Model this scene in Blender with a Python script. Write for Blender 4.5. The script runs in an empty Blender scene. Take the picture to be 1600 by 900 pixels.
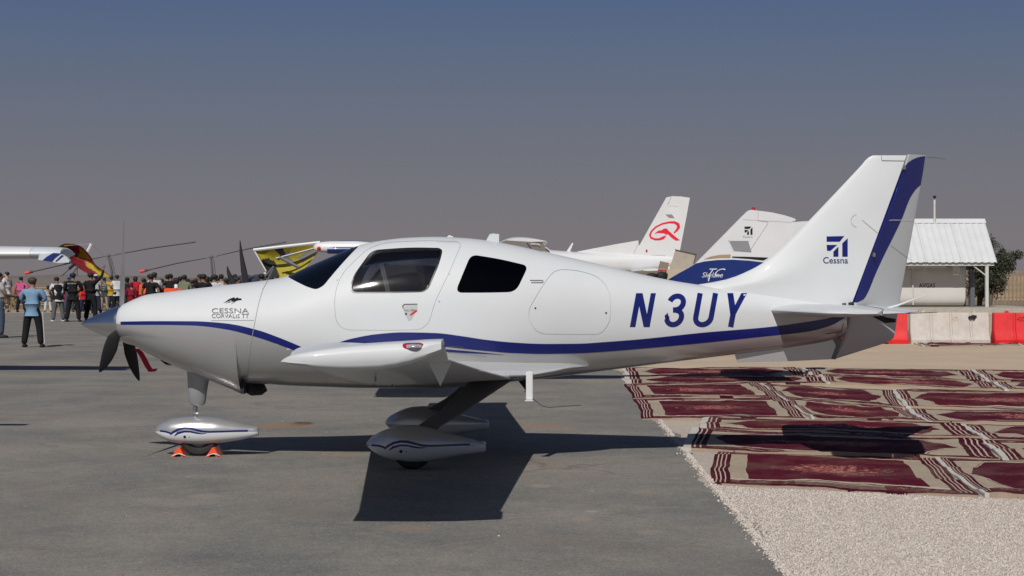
import bpy, bmesh, math, random
import numpy as np
from mathutils import Vector, Matrix
from mathutils.bvhtree import BVHTree
random.seed(7)
R = math.radians
C = bpy.context.scene.collection
SC = bpy.context.scene
# ------------------------------------------------------------------ camera, sky, sun
F, D0, HC, HY = 2752.0, 16.0, 1.63, 432.0        # focal length (px of a 1600 px wide frame), distance, eye height, horizon row
cam = bpy.data.cameras.new('camera'); camo = bpy.data.objects.new('camera', cam); C.objects.link(camo)
camo.location = (0, -D0, HC); camo.rotation_euler = (R(90), 0, 0)
cam.sensor_width = 36; cam.lens = F/1600*36; cam.shift_y = -0.01125; cam.clip_end = 6000; cam.clip_start = .1
SC.camera = camo
SUNV = Vector((-.29, -1.05, 1.0)).normalized()
w = bpy.data.worlds.new('World'); SC.world = w; w.use_nodes = True
nt = w.node_tree; bg = nt.nodes['Background']
sky = nt.nodes.new('ShaderNodeTexSky'); sky.sky_type = 'NISHITA'; sky.sun_disc = False
sky.sun_elevation = math.asin(SUNV.z); sky.sun_rotation = math.atan2(SUNV.x, SUNV.y)
sky.air_density = 1.0; sky.dust_density = 3.0; sky.ozone_density = 2.0; sky.altitude = 0
# desert dust: a mauve grey layer that thickens towards the horizon, the same in every direction
tc = nt.nodes.new('ShaderNodeTexCoord'); sx = nt.nodes.new('ShaderNodeSeparateXYZ'); nt.links.new(tc.outputs['Generated'], sx.inputs[0])
ramp = nt.nodes.new('ShaderNodeValToRGB'); cr = ramp.color_ramp
SKYS = [(0.0, (.208, .187, .197)), (.03, (.192, .178, .195)), (.07, (.150, .154, .192)), (.105, (.118, .138, .198)), (.155, (.072, .113, .215)),
        (.3, (.055, .088, .175)), (1.0, (.030, .055, .13))]
cr.elements[0].position = 0; cr.elements[1].position = 1
for p, c in SKYS[1:-1]: cr.elements.new(p)
for e, (p, c) in zip(cr.elements, SKYS): e.color = (*c, 1)
nt.links.new(sx.outputs[2], ramp.inputs[0])
gain = nt.nodes.new('ShaderNodeVectorMath'); gain.operation = 'SCALE'; gain.inputs['Scale'].default_value = 10.0
nt.links.new(ramp.outputs[0], gain.inputs[0])
mx = nt.nodes.new('ShaderNodeMixRGB'); mx.inputs[0].default_value = .93
nt.links.new(sky.outputs[0], mx.inputs[1]); nt.links.new(gain.outputs[0], mx.inputs[2])
nt.links.new(mx.outputs[0], bg.inputs[0]); bg.inputs[1].default_value = .1
sl = bpy.data.lights.new('sun', 'SUN'); sl.energy = 3.9; sl.angle = R(.5); sl.color = (1, .955, .89)
so = bpy.data.objects.new('sun', sl); C.objects.link(so); so.rotation_euler = SUNV.to_track_quat('Z', 'Y').to_euler(); so.location = (-5, -20, 20)
SC.view_settings.view_transform = 'Standard'; SC.view_settings.look = 'None'
SC.view_settings.exposure = 0; SC.view_settings.gamma = 1

# ------------------------------------------------------------------ helpers
def P(px, py, d=D0):                              # a point seen at that row and column, d metres away
    return Vector(((px-800)*d/F, d-D0, HC-(py-HY)*d/F))
def G(px, py, z=0):                               # the same, on the ground
    d = (HC-z)*F/(py-HY); return Vector(((px-800)*d/F, d-D0, z))
class X:                                          # shader maths with operators
    def __init__(s, t, k): s.t, s.k = t, k
    def m(s, op, o=None, o2=None):
        n = s.t.nodes.new('ShaderNodeMath'); n.operation = op; s.t.links.new(s.k, n.inputs[0])
        for i, v in ((1, o), (2, o2)):
            if v is None: continue
            if isinstance(v, X): s.t.links.new(v.k, n.inputs[i])
            else: n.inputs[i].default_value = v
        return X(s.t, n.outputs[0])
    def __add__(s, o): return s.m('ADD', o)
    def __sub__(s, o): return s.m('SUBTRACT', o)
    def __mul__(s, o): return s.m('MULTIPLY', o)
    def __lt__(s, o): return s.m('LESS_THAN', o)
    def __gt__(s, o): return s.m('GREATER_THAN', o)
    def abs(s): return s.m('ABSOLUTE')
    def mod(s, o): return s.m('FLOORED_MODULO', o)
    def clamp(s, a, b):                           # smooth ramp a..b -> 0..1
        n = s.t.nodes.new('ShaderNodeMapRange'); s.t.links.new(s.k, n.inputs[0]); n.inputs[1].default_value = a; n.inputs[2].default_value = b
        return X(s.t, n.outputs[0])
def nodes(m): return m.node_tree
def coords(t, kind='Object'):
    n = t.nodes.new('ShaderNodeTexCoord'); return n.outputs[kind]
def noise(t, scale, detail=4, rough=.55, vec=None, stretch=None, dist=0):
    n = t.nodes.new('ShaderNodeTexNoise'); n.inputs['Scale'].default_value = scale; n.inputs['Detail'].default_value = detail
    n.inputs['Roughness'].default_value = rough; n.inputs['Distortion'].default_value = dist
    v = vec if vec is not None else coords(t)
    if stretch:
        mp = t.nodes.new('ShaderNodeMapping'); mp.inputs['Scale'].default_value = stretch; t.links.new(v, mp.inputs[0]); v = mp.outputs[0]
    t.links.new(v, n.inputs['Vector']); return X(t, n.outputs['Fac'])
def mix(t, f, a, b):
    n = t.nodes.new('ShaderNodeMixRGB')
    if isinstance(f, X): t.links.new(f.k, n.inputs[0])
    else: n.inputs[0].default_value = f
    for i, v in ((1, a), (2, b)):
        if isinstance(v, tuple): n.inputs[i].default_value = (*v[:3], 1)
        else: t.links.new(v, n.inputs[i])
    return n.outputs[0]
def bump(t, h, strength, dist):
    n = t.nodes.new('ShaderNodeBump'); n.inputs['Strength'].default_value = strength; n.inputs['Distance'].default_value = dist
    t.links.new(h.k, n.inputs['Height']); t.links.new(n.outputs[0], t.nodes['Principled BSDF'].inputs['Normal'])
MATS = {}
def mat(name, col, rough=.5, metal=0, coat=0, vary=.06, nscale=6, spec=.5, bumps=None, trans=0):
    if name in MATS: return MATS[name]
    m = bpy.data.materials.new(name); m.use_nodes = True; t = m.node_tree; b = t.nodes['Principled BSDF']
    nz = noise(t, nscale, 5, .6)
    lo = tuple(c*(1-vary) for c in col); hi = tuple(min(1, c*(1+vary)) for c in col)
    t.links.new(mix(t, nz.clamp(.3, .7), lo, hi), b.inputs['Base Color'])
    t.links.new((nz*(.12*rough)+rough*.94).k, b.inputs['Roughness'])
    b.inputs['Metallic'].default_value = metal; b.inputs['Coat Weight'].default_value = coat; b.inputs['Coat Roughness'].default_value = .04
    b.inputs['Specular IOR Level'].default_value = spec; b.inputs['Transmission Weight'].default_value = trans
    if bumps: bump(t, noise(t, bumps[0], 6, .65), bumps[1], bumps[2])
    m.diffuse_color = (*col, 1); MATS[name] = m; return m
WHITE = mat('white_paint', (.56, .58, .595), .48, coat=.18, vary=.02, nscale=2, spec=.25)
WHITE2 = mat('white_aircraft_paint', (.63, .64, .65), .4, coat=.3, vary=.04, nscale=1.5)
RUDSHADE = mat('shaded_rudder_white', (.44, .46, .475), .42, coat=.25, vary=.02, nscale=2)  # the fin's white, darkened: shade of the turned rudder put into the colour
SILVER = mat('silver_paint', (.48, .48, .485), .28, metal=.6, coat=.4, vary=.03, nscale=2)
CHROME = mat('polished_spinner', (.62, .64, .68), .17, metal=1, vary=.03, nscale=3)
BLUE = mat('blue_stripe_paint', (.003, .009, .12), .3, coat=.15, vary=.05)
BLUE2 = mat('deep_blue_paint', (.006, .022, .14), .3, coat=.4, vary=.08)
BLACK = mat('black_paint', (.008, .008, .009), .35, vary=.1)
BLACKM = mat('matt_black', (.012, .012, .013), .8, vary=.15)
GREYM = mat('grey_metal', (.20, .20, .21), .4, metal=.6, vary=.08)
DGREY = mat('dark_grey_plastic', (.035, .036, .04), .6, vary=.1)
RUBBER = mat('tyre_rubber', (.018, .018, .019), .85, vary=.15, bumps=(60, .3, .003))
RED = mat('red_plastic', (.55, .012, .012), .4, vary=.06)
REDR = mat('red_ribbon', (.5, .008, .05), .6, vary=.1)
ORANGE = mat('orange_plastic', (.75, .085, .02), .45, vary=.08)
TAN = mat('tan_paint', (.38, .24, .14), .4)
SEAM = mat('seam_grey', (.27, .28, .29), .6)
BEIGE = mat('beige_panel', (.36, .32, .27), .6, vary=.08)
INTER = mat('cabin_lining', (.30, .30, .30), .8, vary=.1)
LEATHER = mat('seat_leather', (.34, .33, .32), .5, vary=.1)
def glass(name, col, mixf, rough=.02):
    m = bpy.data.materials.new(name); m.use_nodes = True; t = m.node_tree; out = t.nodes['Material Output']; t.nodes.remove(t.nodes['Principled BSDF'])
    tr = t.nodes.new('ShaderNodeBsdfTransparent'); tr.inputs[0].default_value = (*col, 1)
    gl = t.nodes.new('ShaderNodeBsdfGlossy'); gl.inputs['Roughness'].default_value = rough
    fr = t.nodes.new('ShaderNodeFresnel'); fr.inputs[0].default_value = mixf
    nz = noise(t, 3, 2); bp = t.nodes.new('ShaderNodeBump'); bp.inputs['Strength'].default_value = .03; bp.inputs['Distance'].default_value = .01
    t.links.new(nz.k, bp.inputs['Height']); t.links.new(bp.outputs[0], gl.inputs['Normal'])
    ms = t.nodes.new('ShaderNodeMixShader'); t.links.new(fr.outputs[0], ms.inputs[0]); t.links.new(tr.outputs[0], ms.inputs[1]); t.links.new(gl.outputs[0], ms.inputs[2])
    t.links.new(ms.outputs[0], out.inputs[0]); return m
GLASS = glass('tinted_glass', (.93, .93, .94), 1.55, .05)
GLASSD = glass('dark_tinted_glass', (.05, .05, .055), 1.35)
GLASSB = glass('blue_tinted_windscreen', (.50, .54, .64), 1.9)

def meshobj(name, V, Fc, m, parent=None, smooth=True, fm=None, sharp=None, uv=None):
    me = bpy.data.meshes.new(name)
    o = bpy.data.objects.new(name, me); C.objects.link(o)
    off = parent_world(parent)
    me.from_pydata([tuple(Vector(v)-off) for v in V], [], [tuple(f) for f in Fc])
    for k in (m if isinstance(m, (list, tuple)) else [m]): me.materials.append(k)
    if fm: me.polygons.foreach_set('material_index', fm)
    if smooth:
        me.polygons.foreach_set('use_smooth', [True]*len(me.polygons))
        me.update(); me.set_sharp_from_angle(angle=R(sharp or 38))
    me.update()
    if parent: o.parent = parent
    return o
def bmobj(name, bm, m, parent=None, smooth=True, sharp=None):
    V = [v.co.copy() for v in bm.verts]; bm.verts.index_update()
    Fc = [[v.index for v in f.verts] for f in bm.faces]; fm = [f.material_index for f in bm.faces]; bm.free()
    return meshobj(name, V, Fc, m, parent, smooth, fm, sharp)
def parent_world(p):
    v = Vector((0, 0, 0))
    while p is not None: v += p.location; p = p.parent
    return v
def tag(o, label=None, cat=None, group=None, kind=None):
    for k, v in (('label', label), ('category', cat), ('group', group), ('kind', kind)):
        if v: o[k] = v
    return o
def thing(name, loc, label, cat, group=None):
    o = bpy.data.objects.new(name, None); C.objects.link(o); o.location = loc; o.empty_display_size = .3
    return tag(o, label, cat, group)
def copy_tree(o, parent=None):
    c = o.copy(); C.objects.link(c); c.parent = parent
    for ch in list(o.children): copy_tree(ch, c)
    return c
def pchip(xs, ys):                                # monotone cubic
    xs = np.array(xs, float); ys = np.array(ys, float); h = np.diff(xs); dl = np.diff(ys)/h; n = len(xs); m = np.zeros(n)
    for i in range(1, n-1):
        if dl[i-1]*dl[i] > 0:
            w1 = 2*h[i]+h[i-1]; w2 = h[i]+2*h[i-1]; m[i] = (w1+w2)/(w1/dl[i-1]+w2/dl[i])
    m[0] = dl[0]; m[-1] = dl[-1]
    def f(x):
        x = min(max(x, xs[0]), xs[-1]); i = min(max(np.searchsorted(xs, x)-1, 0), n-2); t = (x-xs[i])/h[i]
        return float(ys[i]*(1+2*t)*(1-t)**2+m[i]*h[i]*t*(1-t)**2+ys[i+1]*t*t*(3-2*t)+m[i+1]*h[i]*t*t*(t-1))
    return f
def loft(st, d=D0, nx=60, nt=40, inset=0, xr=None, extra=(), n1=2.2, n2=2.3, zfloor=None):
    """st: (px, top row, bottom row, half width m, widest row); sections are superellipses. returns verts, faces"""
    xs = [s[0] for s in st]; fs = [pchip(xs, [s[k] for s in st]) for k in (1, 2, 3, 4)]
    x0, x1 = xr or (xs[0], xs[-1])
    X_ = sorted(set([x0+(x1-x0)*i/nx for i in range(nx+1)]+[x for x in xs if x0 <= x <= x1]+list(extra)))
    V, Fc = [], []; s = d/F; y0 = d-D0
    for x in X_:
        zt = HC-(fs[0](x)-HY)*s-inset; zb = HC-(fs[1](x)-HY)*s+inset; w_ = max(fs[2](x)-inset, .002); zm = HC-(fs[3](x)-HY)*s
        if zfloor: zb = max(zb, zfloor)
        zm = min(max(zm, zb+.01), zt-.01)
        for k in range(nt):
            a = 2*math.pi*k/nt; c_, s_ = math.cos(a), math.sin(a); n = n1 if s_ > 0 else n2
            y = w_*math.copysign(abs(c_)**(2/n), c_); z = zm+(zt-zm if s_ > 0 else zm-zb)*math.copysign(abs(s_)**(2/n), s_)
            V.append(((x-800)*s, y0+y, z))
    m = len(X_)
    for i in range(m-1):
        for k in range(nt):
            k2 = (k+1) % nt; Fc.append((i*nt+k, i*nt+k2, (i+1)*nt+k2, (i+1)*nt+k))
    Fc.append(tuple(range(nt-1, -1, -1))); Fc.append(tuple((m-1)*nt+k for k in range(nt)))
    return V, Fc
def rounded(pts, r, seg=5):                       # round the corners of a polygon
    out = []; n = len(pts)
    for i in range(n):
        p = Vector(pts[i][:2]); a = Vector(pts[i-1][:2])-p; b = Vector(pts[(i+1) % n][:2])-p
        rr = pts[i][2] if len(pts[i]) > 2 else r
        rr = min(rr, a.length*.45, b.length*.45); a = p+a.normalized()*rr; b = p+b.normalized()*rr
        for k in range(seg+1):
            t = k/seg; out.append(tuple(a*(1-t)**2+p*2*t*(1-t)+b*t*t))
    return out
def grow(pts, g):                                 # move a polygon's outline outwards by g px
    n = len(pts); A = sum(pts[i-1][0]*pts[i][1]-pts[i][0]*pts[i-1][1] for i in range(n)); sgn = 1 if A > 0 else -1; out = []
    for i in range(n):
        a = Vector(pts[i-1]); b = Vector(pts[(i+1) % n]); t = (b-a)
        if t.length < 1e-6: out.append(pts[i]); continue
        t.normalize(); out.append((pts[i][0]+t.y*g*sgn, pts[i][1]-t.x*g*sgn))
    return out
def prism(pts, d, y0, y1):                        # polygon in px swept along y
    s = d/F; n = len(pts); V = [((x-800)*s, y, HC-(z-HY)*s) for y in (y0, y1) for x, z in pts]
    Fc = [tuple(range(n)), tuple(range(2*n-1, n-1, -1))]+[(i, (i+1) % n+0, (i+1) % n+n, i+n) for i in range(n)]
    bm = bmesh.new(); vs = [bm.verts.new(v) for v in V]
    for f in Fc: bm.faces.new([vs[i] for i in f])
    bmesh.ops.recalc_face_normals(bm, faces=bm.faces); return bm
def plain(V, Fc, m, fm=None):
    me = bpy.data.meshes.new('tmp'); me.from_pydata([tuple(v) for v in V], [], Fc); me.materials.append(m[0])
    for k in m[1:]: me.materials.append(k)
    bm = bmesh.new(); bm.from_mesh(me); bmesh.ops.recalc_face_normals(bm, faces=bm.faces)
    if fm:
        bm.faces.ensure_lookup_table()
        for f, i in zip(bm.faces, fm): f.material_index = i
    bm.to_mesh(me); bm.free(); return me
def frombm(bm, m):
    me = bpy.data.meshes.new('tmp'); bm.to_mesh(me); bm.free(); me.materials.append(m); return me
def boolean(me, cutters, op='DIFFERENCE'):
    o = bpy.data.objects.new('tmp', me); C.objects.link(o); tmp = [o]
    for cme in cutters:
        c = bpy.data.objects.new('tmpc', cme); C.objects.link(c); tmp.append(c)
        md = o.modifiers.new('b', 'BOOLEAN'); md.operation = op; md.solver = 'EXACT'; md.object = c; md.material_mode = 'TRANSFER'
    dg = bpy.context.evaluated_depsgraph_get(); dg.update()
    r = bpy.data.meshes.new_from_object(o.evaluated_get(dg))
    for q in tmp: bpy.data.objects.remove(q)
    return r
def link_mesh(name, me, parent, sharp=30):
    off = parent_world(parent); me.transform(Matrix.Translation(-off)); me.name = name
    me.polygons.foreach_set('use_smooth', [True]*len(me.polygons)); me.set_sharp_from_angle(angle=R(sharp)); me.update()
    o = bpy.data.objects.new(name, me); C.objects.link(o); o.parent = parent; return o
def bvh(*objs):
    V, Fc = [], []
    for o in objs:
        off = parent_world(o.parent); b = len(V); V += [v.co+off for v in o.data.vertices]; Fc += [[i+b for i in p.vertices] for p in o.data.polygons]
    return BVHTree.FromPolygons(V, Fc)
def onto(tree, px, py, d, off=.002, side=-1):      # where a pixel meets a surface, shifted off it
    y = -.4
    hit = None
    for k in range(4):
        p = P(px, py, d+y) if k else P(px, py, d+y)
        h = tree.ray_cast(Vector((p.x, d-D0-9, p.z)), Vector((0, 1, 0)))
        if h[0] is None: break
        hit = h; y = h[0].y-(d-D0)
    if hit is None:                               # just past the rim: use the nearest point of the surface
        h = tree.find_nearest(P(px, py, d)); nrm = h[1] if h[1].y < 0 else -h[1]; return Vector((h[0].x, h[0].y, h[0].z))+nrm*off
    q = P(px, py, d+y); nrm = hit[1] if hit[1].y < 0 else -hit[1]
    return Vector((q.x, hit[0].y, q.z))+nrm*off
def drape(name, polys, tree, m, parent, d=D0, off=.002, step=6, mirror=False, th=0):
    """flat polygons in px laid on a surface as a thin skin of paint"""
    bm = bmesh.new()
    for poly in polys:
        vs = [bm.verts.new((p[0], p[1], 0)) for p in poly]
        try: bm.faces.new(vs)
        except ValueError: pass
    return drape_bm(name, bm, tree, m, parent, d, off, step, mirror)
def drape_bm(name, bm, tree, m, parent, d=D0, off=.002, step=6, mirror=False):
    bmesh.ops.triangulate(bm, faces=bm.faces)
    xs = [v.co.x for v in bm.verts]; ys = [v.co.y for v in bm.verts]
    for lo, hi, nrm in ((min(xs), max(xs), (1, 0, 0)), (min(ys), max(ys), (0, 1, 0))):
        k = lo+step
        while k < hi:
            bmesh.ops.bisect_plane(bm, geom=bm.verts[:]+bm.edges[:]+bm.faces[:], plane_co=(k*nrm[0], k*nrm[1], 0), plane_no=nrm, dist=.0005); k += step
    for v in bm.verts: v.co = onto(tree, v.co.x, v.co.y, d, off)
    if mirror:
        g = bmesh.ops.duplicate(bm, geom=bm.verts[:]+bm.edges[:]+bm.faces[:])
        for v in [e for e in g['geom'] if isinstance(e, bmesh.types.BMVert)]: v.co.y = -v.co.y
    return bmobj(name, bm, m, parent)
def band(up, lo, n=60):                           # strips between two px curves
    fu = pchip(*zip(*up)); fl = pchip(*zip(*lo)); x0 = max(up[0][0], lo[0][0]); x1 = min(up[-1][0], lo[-1][0])
    if abs(up[-1][0]-lo[-1][0]) > 0 or abs(up[0][0]-lo[0][0]) > 0:
        U = [(up[0][0]+(up[-1][0]-up[0][0])*i/n, fu(up[0][0]+(up[-1][0]-up[0][0])*i/n)) for i in range(n+1)]
        L = [(lo[0][0]+(lo[-1][0]-lo[0][0])*i/n, fl(lo[0][0]+(lo[-1][0]-lo[0][0])*i/n)) for i in range(n+1)]
    else:
        U = [(x0+(x1-x0)*i/n, fu(x0+(x1-x0)*i/n)) for i in range(n+1)]; L = [(x, fl(x)) for x, _ in U]
    return [[U[i], U[i+1], L[i+1], L[i]] for i in range(n)]
def stroke(pts, wd, closed=False):                # a polyline with width, as quads with mitred joins
    n = len(pts); out = []; pr = []
    for i in range(n):
        p = Vector(pts[i]); a = Vector(pts[i-1]) if (i or closed) else None; b = Vector(pts[(i+1) % n]) if (i < n-1 or closed) else None
        t1 = (p-a).normalized() if a is not None else (b-p).normalized(); t2 = (b-p).normalized() if b is not None else t1
        t = (t1+t2); t = t.normalized() if t.length > 1e-5 else t1; nn = Vector((-t.y, t.x)); k = 1/max(.5, nn.dot(Vector((-t1.y, t1.x))))
        ww = wd[i] if isinstance(wd, (list, tuple)) else wd
        pr.append((tuple(p+nn*k*ww/2), tuple(p-nn*k*ww/2)))
    for i in range(n if closed else n-1):
        j = (i+1) % n; out.append([pr[i][0], pr[j][0], pr[j][1], pr[i][1]])
    return out
def textbm(s, x0, y0, x1, y1, shear=0, bold=0, space=1.0):  # lettering as a flat mesh scaled into a px box
    cu = bpy.data.curves.new('t', 'FONT'); cu.body = s; cu.size = 1; cu.shear = shear; cu.offset = bold; cu.space_character = space; cu.resolution_u = 3
    o = bpy.data.objects.new('t', cu); C.objects.link(o); dg = bpy.context.evaluated_depsgraph_get(); dg.update()
    me = bpy.data.meshes.new_from_object(o.evaluated_get(dg)); bpy.data.objects.remove(o)
    bm = bmesh.new(); bm.from_mesh(me); bmesh.ops.remove_doubles(bm, verts=bm.verts, dist=1e-5)
    xs = [v.co.x for v in bm.verts]; ys = [v.co.y for v in bm.verts]; a, b, c, e = min(xs), max(xs), min(ys), max(ys)
    for v in bm.verts: v.co = ((v.co.x-a)/(b-a)*(x1-x0)+x0, y1-(v.co.y-c)/(e-c)*(y1-y0), 0)
    return bm
def tube(pts, rad, n=8, cap=True, bm=None):
    bm = bm or bmesh.new(); rings = []
    for i, p in enumerate(pts):
        p = Vector(p); a = Vector(pts[max(i-1, 0)]); b = Vector(pts[min(i+1, len(pts)-1)]); t = (b-a).normalized()
        u = t.cross(Vector((0, 0, 1))); u = u.normalized() if u.length > .05 else t.cross(Vector((1, 0, 0))).normalized(); v = t.cross(u)
        r = rad[i] if isinstance(rad, (list, tuple)) else rad
        rings.append([bm.verts.new(p+(u*math.cos(2*math.pi*k/n)+v*math.sin(2*math.pi*k/n))*r) for k in range(n)])
    for a, b in zip(rings, rings[1:]):
        for k in range(n): bm.faces.new((a[k], a[(k+1) % n], b[(k+1) % n], b[k]))
    if cap: bm.faces.new(rings[0][::-1]); bm.faces.new(rings[-1])
    return bm
def box(x0, x1, y0, y1, z0, z1, bm=None, bev=0):
    bm = bm or bmesh.new(); vs = [bm.verts.new((x, y, z)) for x in (x0, x1) for y in (y0, y1) for z in (z0, z1)]
    fs = [bm.faces.new([vs[i] for i in f]) for f in ((0, 1, 3, 2), (4, 6, 7, 5), (0, 4, 5, 1), (2, 3, 7, 6), (0, 2, 6, 4), (1, 5, 7, 3))]
    if bev: bmesh.ops.bevel(bm, geom=list({e for f in fs for e in f.edges}), offset=bev, segments=2, affect='EDGES')
    return bm
def rev(prof, axis='X', origin=(0, 0, 0), n=28, bm=None):   # lathe: (distance along, radius)
    bm = bm or bmesh.new(); o = Vector(origin); rings = []
    for t, r in prof:
        ring = []
        for k in range(n):
            a = 2*math.pi*k/n; c, s = math.cos(a)*r, math.sin(a)*r
            ring.append(bm.verts.new(o+(Vector((t, c, s)) if axis == 'X' else Vector((c, t, s)) if axis == 'Y' else Vector((c, s, t)))))
        rings.append(ring)
    for a, b in zip(rings, rings[1:]):
        for k in range(n): bm.faces.new((a[k], a[(k+1) % n], b[(k+1) % n], b[k]))
    bm.faces.new(rings[0][::-1]); bm.faces.new(rings[-1]); bmesh.ops.recalc_face_normals(bm, faces=bm.faces); return bm
def sections(secs, closed_ends=True, bm=None):    # loft between equal-length closed loops
    bm = bm or bmesh.new(); rr = [[bm.verts.new(p) for p in s] for s in secs]; n = len(secs[0])
    for a, b in zip(rr, rr[1:]):
        for k in range(n): bm.faces.new((a[k], a[(k+1) % n], b[(k+1) % n], b[k]))
    if closed_ends: bm.faces.new(rr[0][::-1]); bm.faces.new(rr[-1])
    bmesh.ops.recalc_face_normals(bm, faces=bm.faces); return bm
def foil(le, chord, z, y, t=.13, a=0, b=1.0, n=14, camber=.02, inc=0):   # closed airfoil loop between chord fractions a..b
    def th(x): return 5*t*(.2969*math.sqrt(max(x, 0))-.126*x-.3516*x*x+.2843*x**3-.1015*x**4)+.002
    xs = [a+(b-a)*(1-math.cos(math.pi*i/n))/2 for i in range(n+1)]
    up = [(x, camber*4*x*(1-x)+th(x)) for x in xs]; lo = [(x, camber*4*x*(1-x)-th(x)) for x in xs[::-1]]
    pts = up+lo; co, si = math.cos(inc), math.sin(inc)
    return [Vector((le+chord*(x*co+zz*si), y, z+chord*(zz*co-x*si))) for x, zz in pts]

# ================================================================== the parked aeroplane
AP = thing('light_aeroplane', (-1, 0, 0), 'glossy white low wing aeroplane with dark blue stripe, large in the foreground', 'aeroplane')
FUS = [  # px, top, bottom, half width, widest row
 (189, 480, 528, .20, 504), (193, 476, 533, .235, 505), (200, 472.5, 537, .265, 506), (214, 466, 541, .31, 508), (232, 460, 551, .35, 510), (256, 457, 563, .39, 512), (292, 452.5, 579, .44, 515),
 (325, 448.6, 592.5, .475, 516.5), (345, 446.3, 600.5, .495, 517), (365, 444, 608.5, .51, 518), (382.8, 442.1, 615.5, .52, 518), (383.6, 442, 599, .52, 518), (420, 437.3, 600, .55, 518), (447, 432, 602, .575, 516), (470, 421.5, 603, .59, 515), (500, 408, 604, .60, 514),
 (530, 395.5, 605, .61, 512), (560, 383.5, 606, .615, 510), (600, 375.3, 606, .62, 508), (640, 371.2, 606, .62, 506), (680, 370, 606, .615, 504), (720, 371.5, 604, .60, 502), (760, 375.5, 601, .58, 500),
 (800, 382.5, 596, .55, 498), (850, 393.5, 591, .50, 496), (900, 404.5, 585, .44, 494), (950, 416, 578.5, .385, 494), (1000, 428, 572, .33, 493), (1060, 440, 564.5, .27, 492), (1145, 452, 554, .195, 491),
 (1200, 459, 547, .155, 490), (1260, 466, 539, .11, 490), (1300, 470, 531, .08, 492), (1322, 473, 520, .045, 494)]
sb = pchip([180, 300, 400, 470, 520, 600, 700, 800, 900, 1000, 1100, 1200, 1330], [505, 505, 520, 545, 537, 532, 530, 545, 545, 538, 528, 518, 498])
V, Fc = loft(FUS, nx=150, nt=72)
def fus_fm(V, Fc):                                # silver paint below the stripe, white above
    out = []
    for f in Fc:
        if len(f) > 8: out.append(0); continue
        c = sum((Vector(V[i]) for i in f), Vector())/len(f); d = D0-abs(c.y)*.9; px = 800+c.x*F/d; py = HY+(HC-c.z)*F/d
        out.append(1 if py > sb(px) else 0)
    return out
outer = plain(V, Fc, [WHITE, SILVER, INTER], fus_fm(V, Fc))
V2, F2 = loft(FUS, nx=60, nt=48, inset=.035, xr=(474, 850), zfloor=.86)
inner = plain(V2, F2, [INTER])
DOORWIN = rounded([(581, 391, 12), (640, 386.5, 30), (691, 387.5, 8), (686, 411, 14), (668, 456.5, 13), (600, 458, 20), (545, 458.5, 14), (551, 432, 14)], 10)
REARWIN = rounded([(735, 397, 11), (780, 404, 20), (826, 415, 10), (806, 456.5, 13), (760, 457.5, 20), (711, 457.5, 12)], 10)
SHIELD = rounded([(445.5, 432.6, .1), (440, 405, .1), (480, 380, .1), (556, 372, .1), (555, 386.5, .1), (530, 417, 30), (507, 447, 12), (496, 452.5, 9), (482, 448.5, 10)], 5)
DOOR = rounded([(572, 386, 30), (600, 377.5, 20), (660, 374.5, 20), (721, 376.5, 12), (700, 430, 20), (680, 470, 25), (668, 515, 34), (600, 516, 20), (526, 515.5, 36), (522, 460, 20), (533, 426, 30)], 20, 7)
FAR = [(x+(800-x)*0, y) for x, y in DOORWIN]
me = boolean(outer, [inner, frombm(prism(DOORWIN, 15.42, -2, 2), INTER), frombm(prism(REARWIN, 15.42, -2, 2), INTER), frombm(prism(SHIELD, 15.6, -2, 2), INTER)])
doorprism = lambda g, y0, y1: frombm(prism(grow(DOOR, g), 15.42, y0, y1), INTER)
for nm_, ya, yb in (('door', -2, -.17),):
    dm = boolean(me.copy(), [doorprism(-.2, ya, yb)], 'INTERSECT'); me = boolean(me, [doorprism(.2, ya, yb)])
    door = link_mesh('door', dm, AP)
fus = link_mesh('fuselage', me, AP)
Vg, Fg = loft(FUS, nx=110, nt=72, inset=.003); Vh, Fh = loft(FUS, nx=110, nt=72, inset=.011)
for nm_, poly, dd, gm, par in (('windscreen', SHIELD, 15.6, GLASSB, AP), ('door_window', DOORWIN, 15.42, GLASS, AP), ('rear_window', REARWIN, 15.42, GLASSD, AP)):
    gshell = boolean(plain(Vg, Fg, [gm]), [plain(Vh, Fh, [gm])])
    cut = lambda y0, y1: frombm(prism(grow(poly, -.15), dd, y0, y1), gm)
    if nm_ == 'windscreen': link_mesh(nm_, boolean(gshell, [cut(-2, 2)], 'INTERSECT'), par)
    else:
        g2 = gshell.copy()
        link_mesh(nm_, boolean(gshell, [cut(-2, -.1)], 'INTERSECT'), door if nm_ == 'door_window' else par)
        link_mesh(nm_, boolean(g2, [cut(.1, 2)], 'INTERSECT'), par)
vo, fo = loft(FUS, nx=150, nt=72)
T = BVHTree.FromPolygons([Vector(v) for v in vo], [list(f) for f in fo])
# dark frit border round the door window
inn = rounded([(583, 392.5, 10), (640, 388.6, 30), (689, 389.6, 7), (684, 411, 14), (666.5, 454.8, 12), (600, 456.2, 20), (547.5, 456.5, 12), (553, 432, 14)], 10)
drape('window_border', [[DOORWIN[i], DOORWIN[(i+1) % len(DOORWIN)], inn[(i+1) % len(inn)], inn[i]] for i in range(len(inn))], T, BLACK, door, off=.0015)
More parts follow.
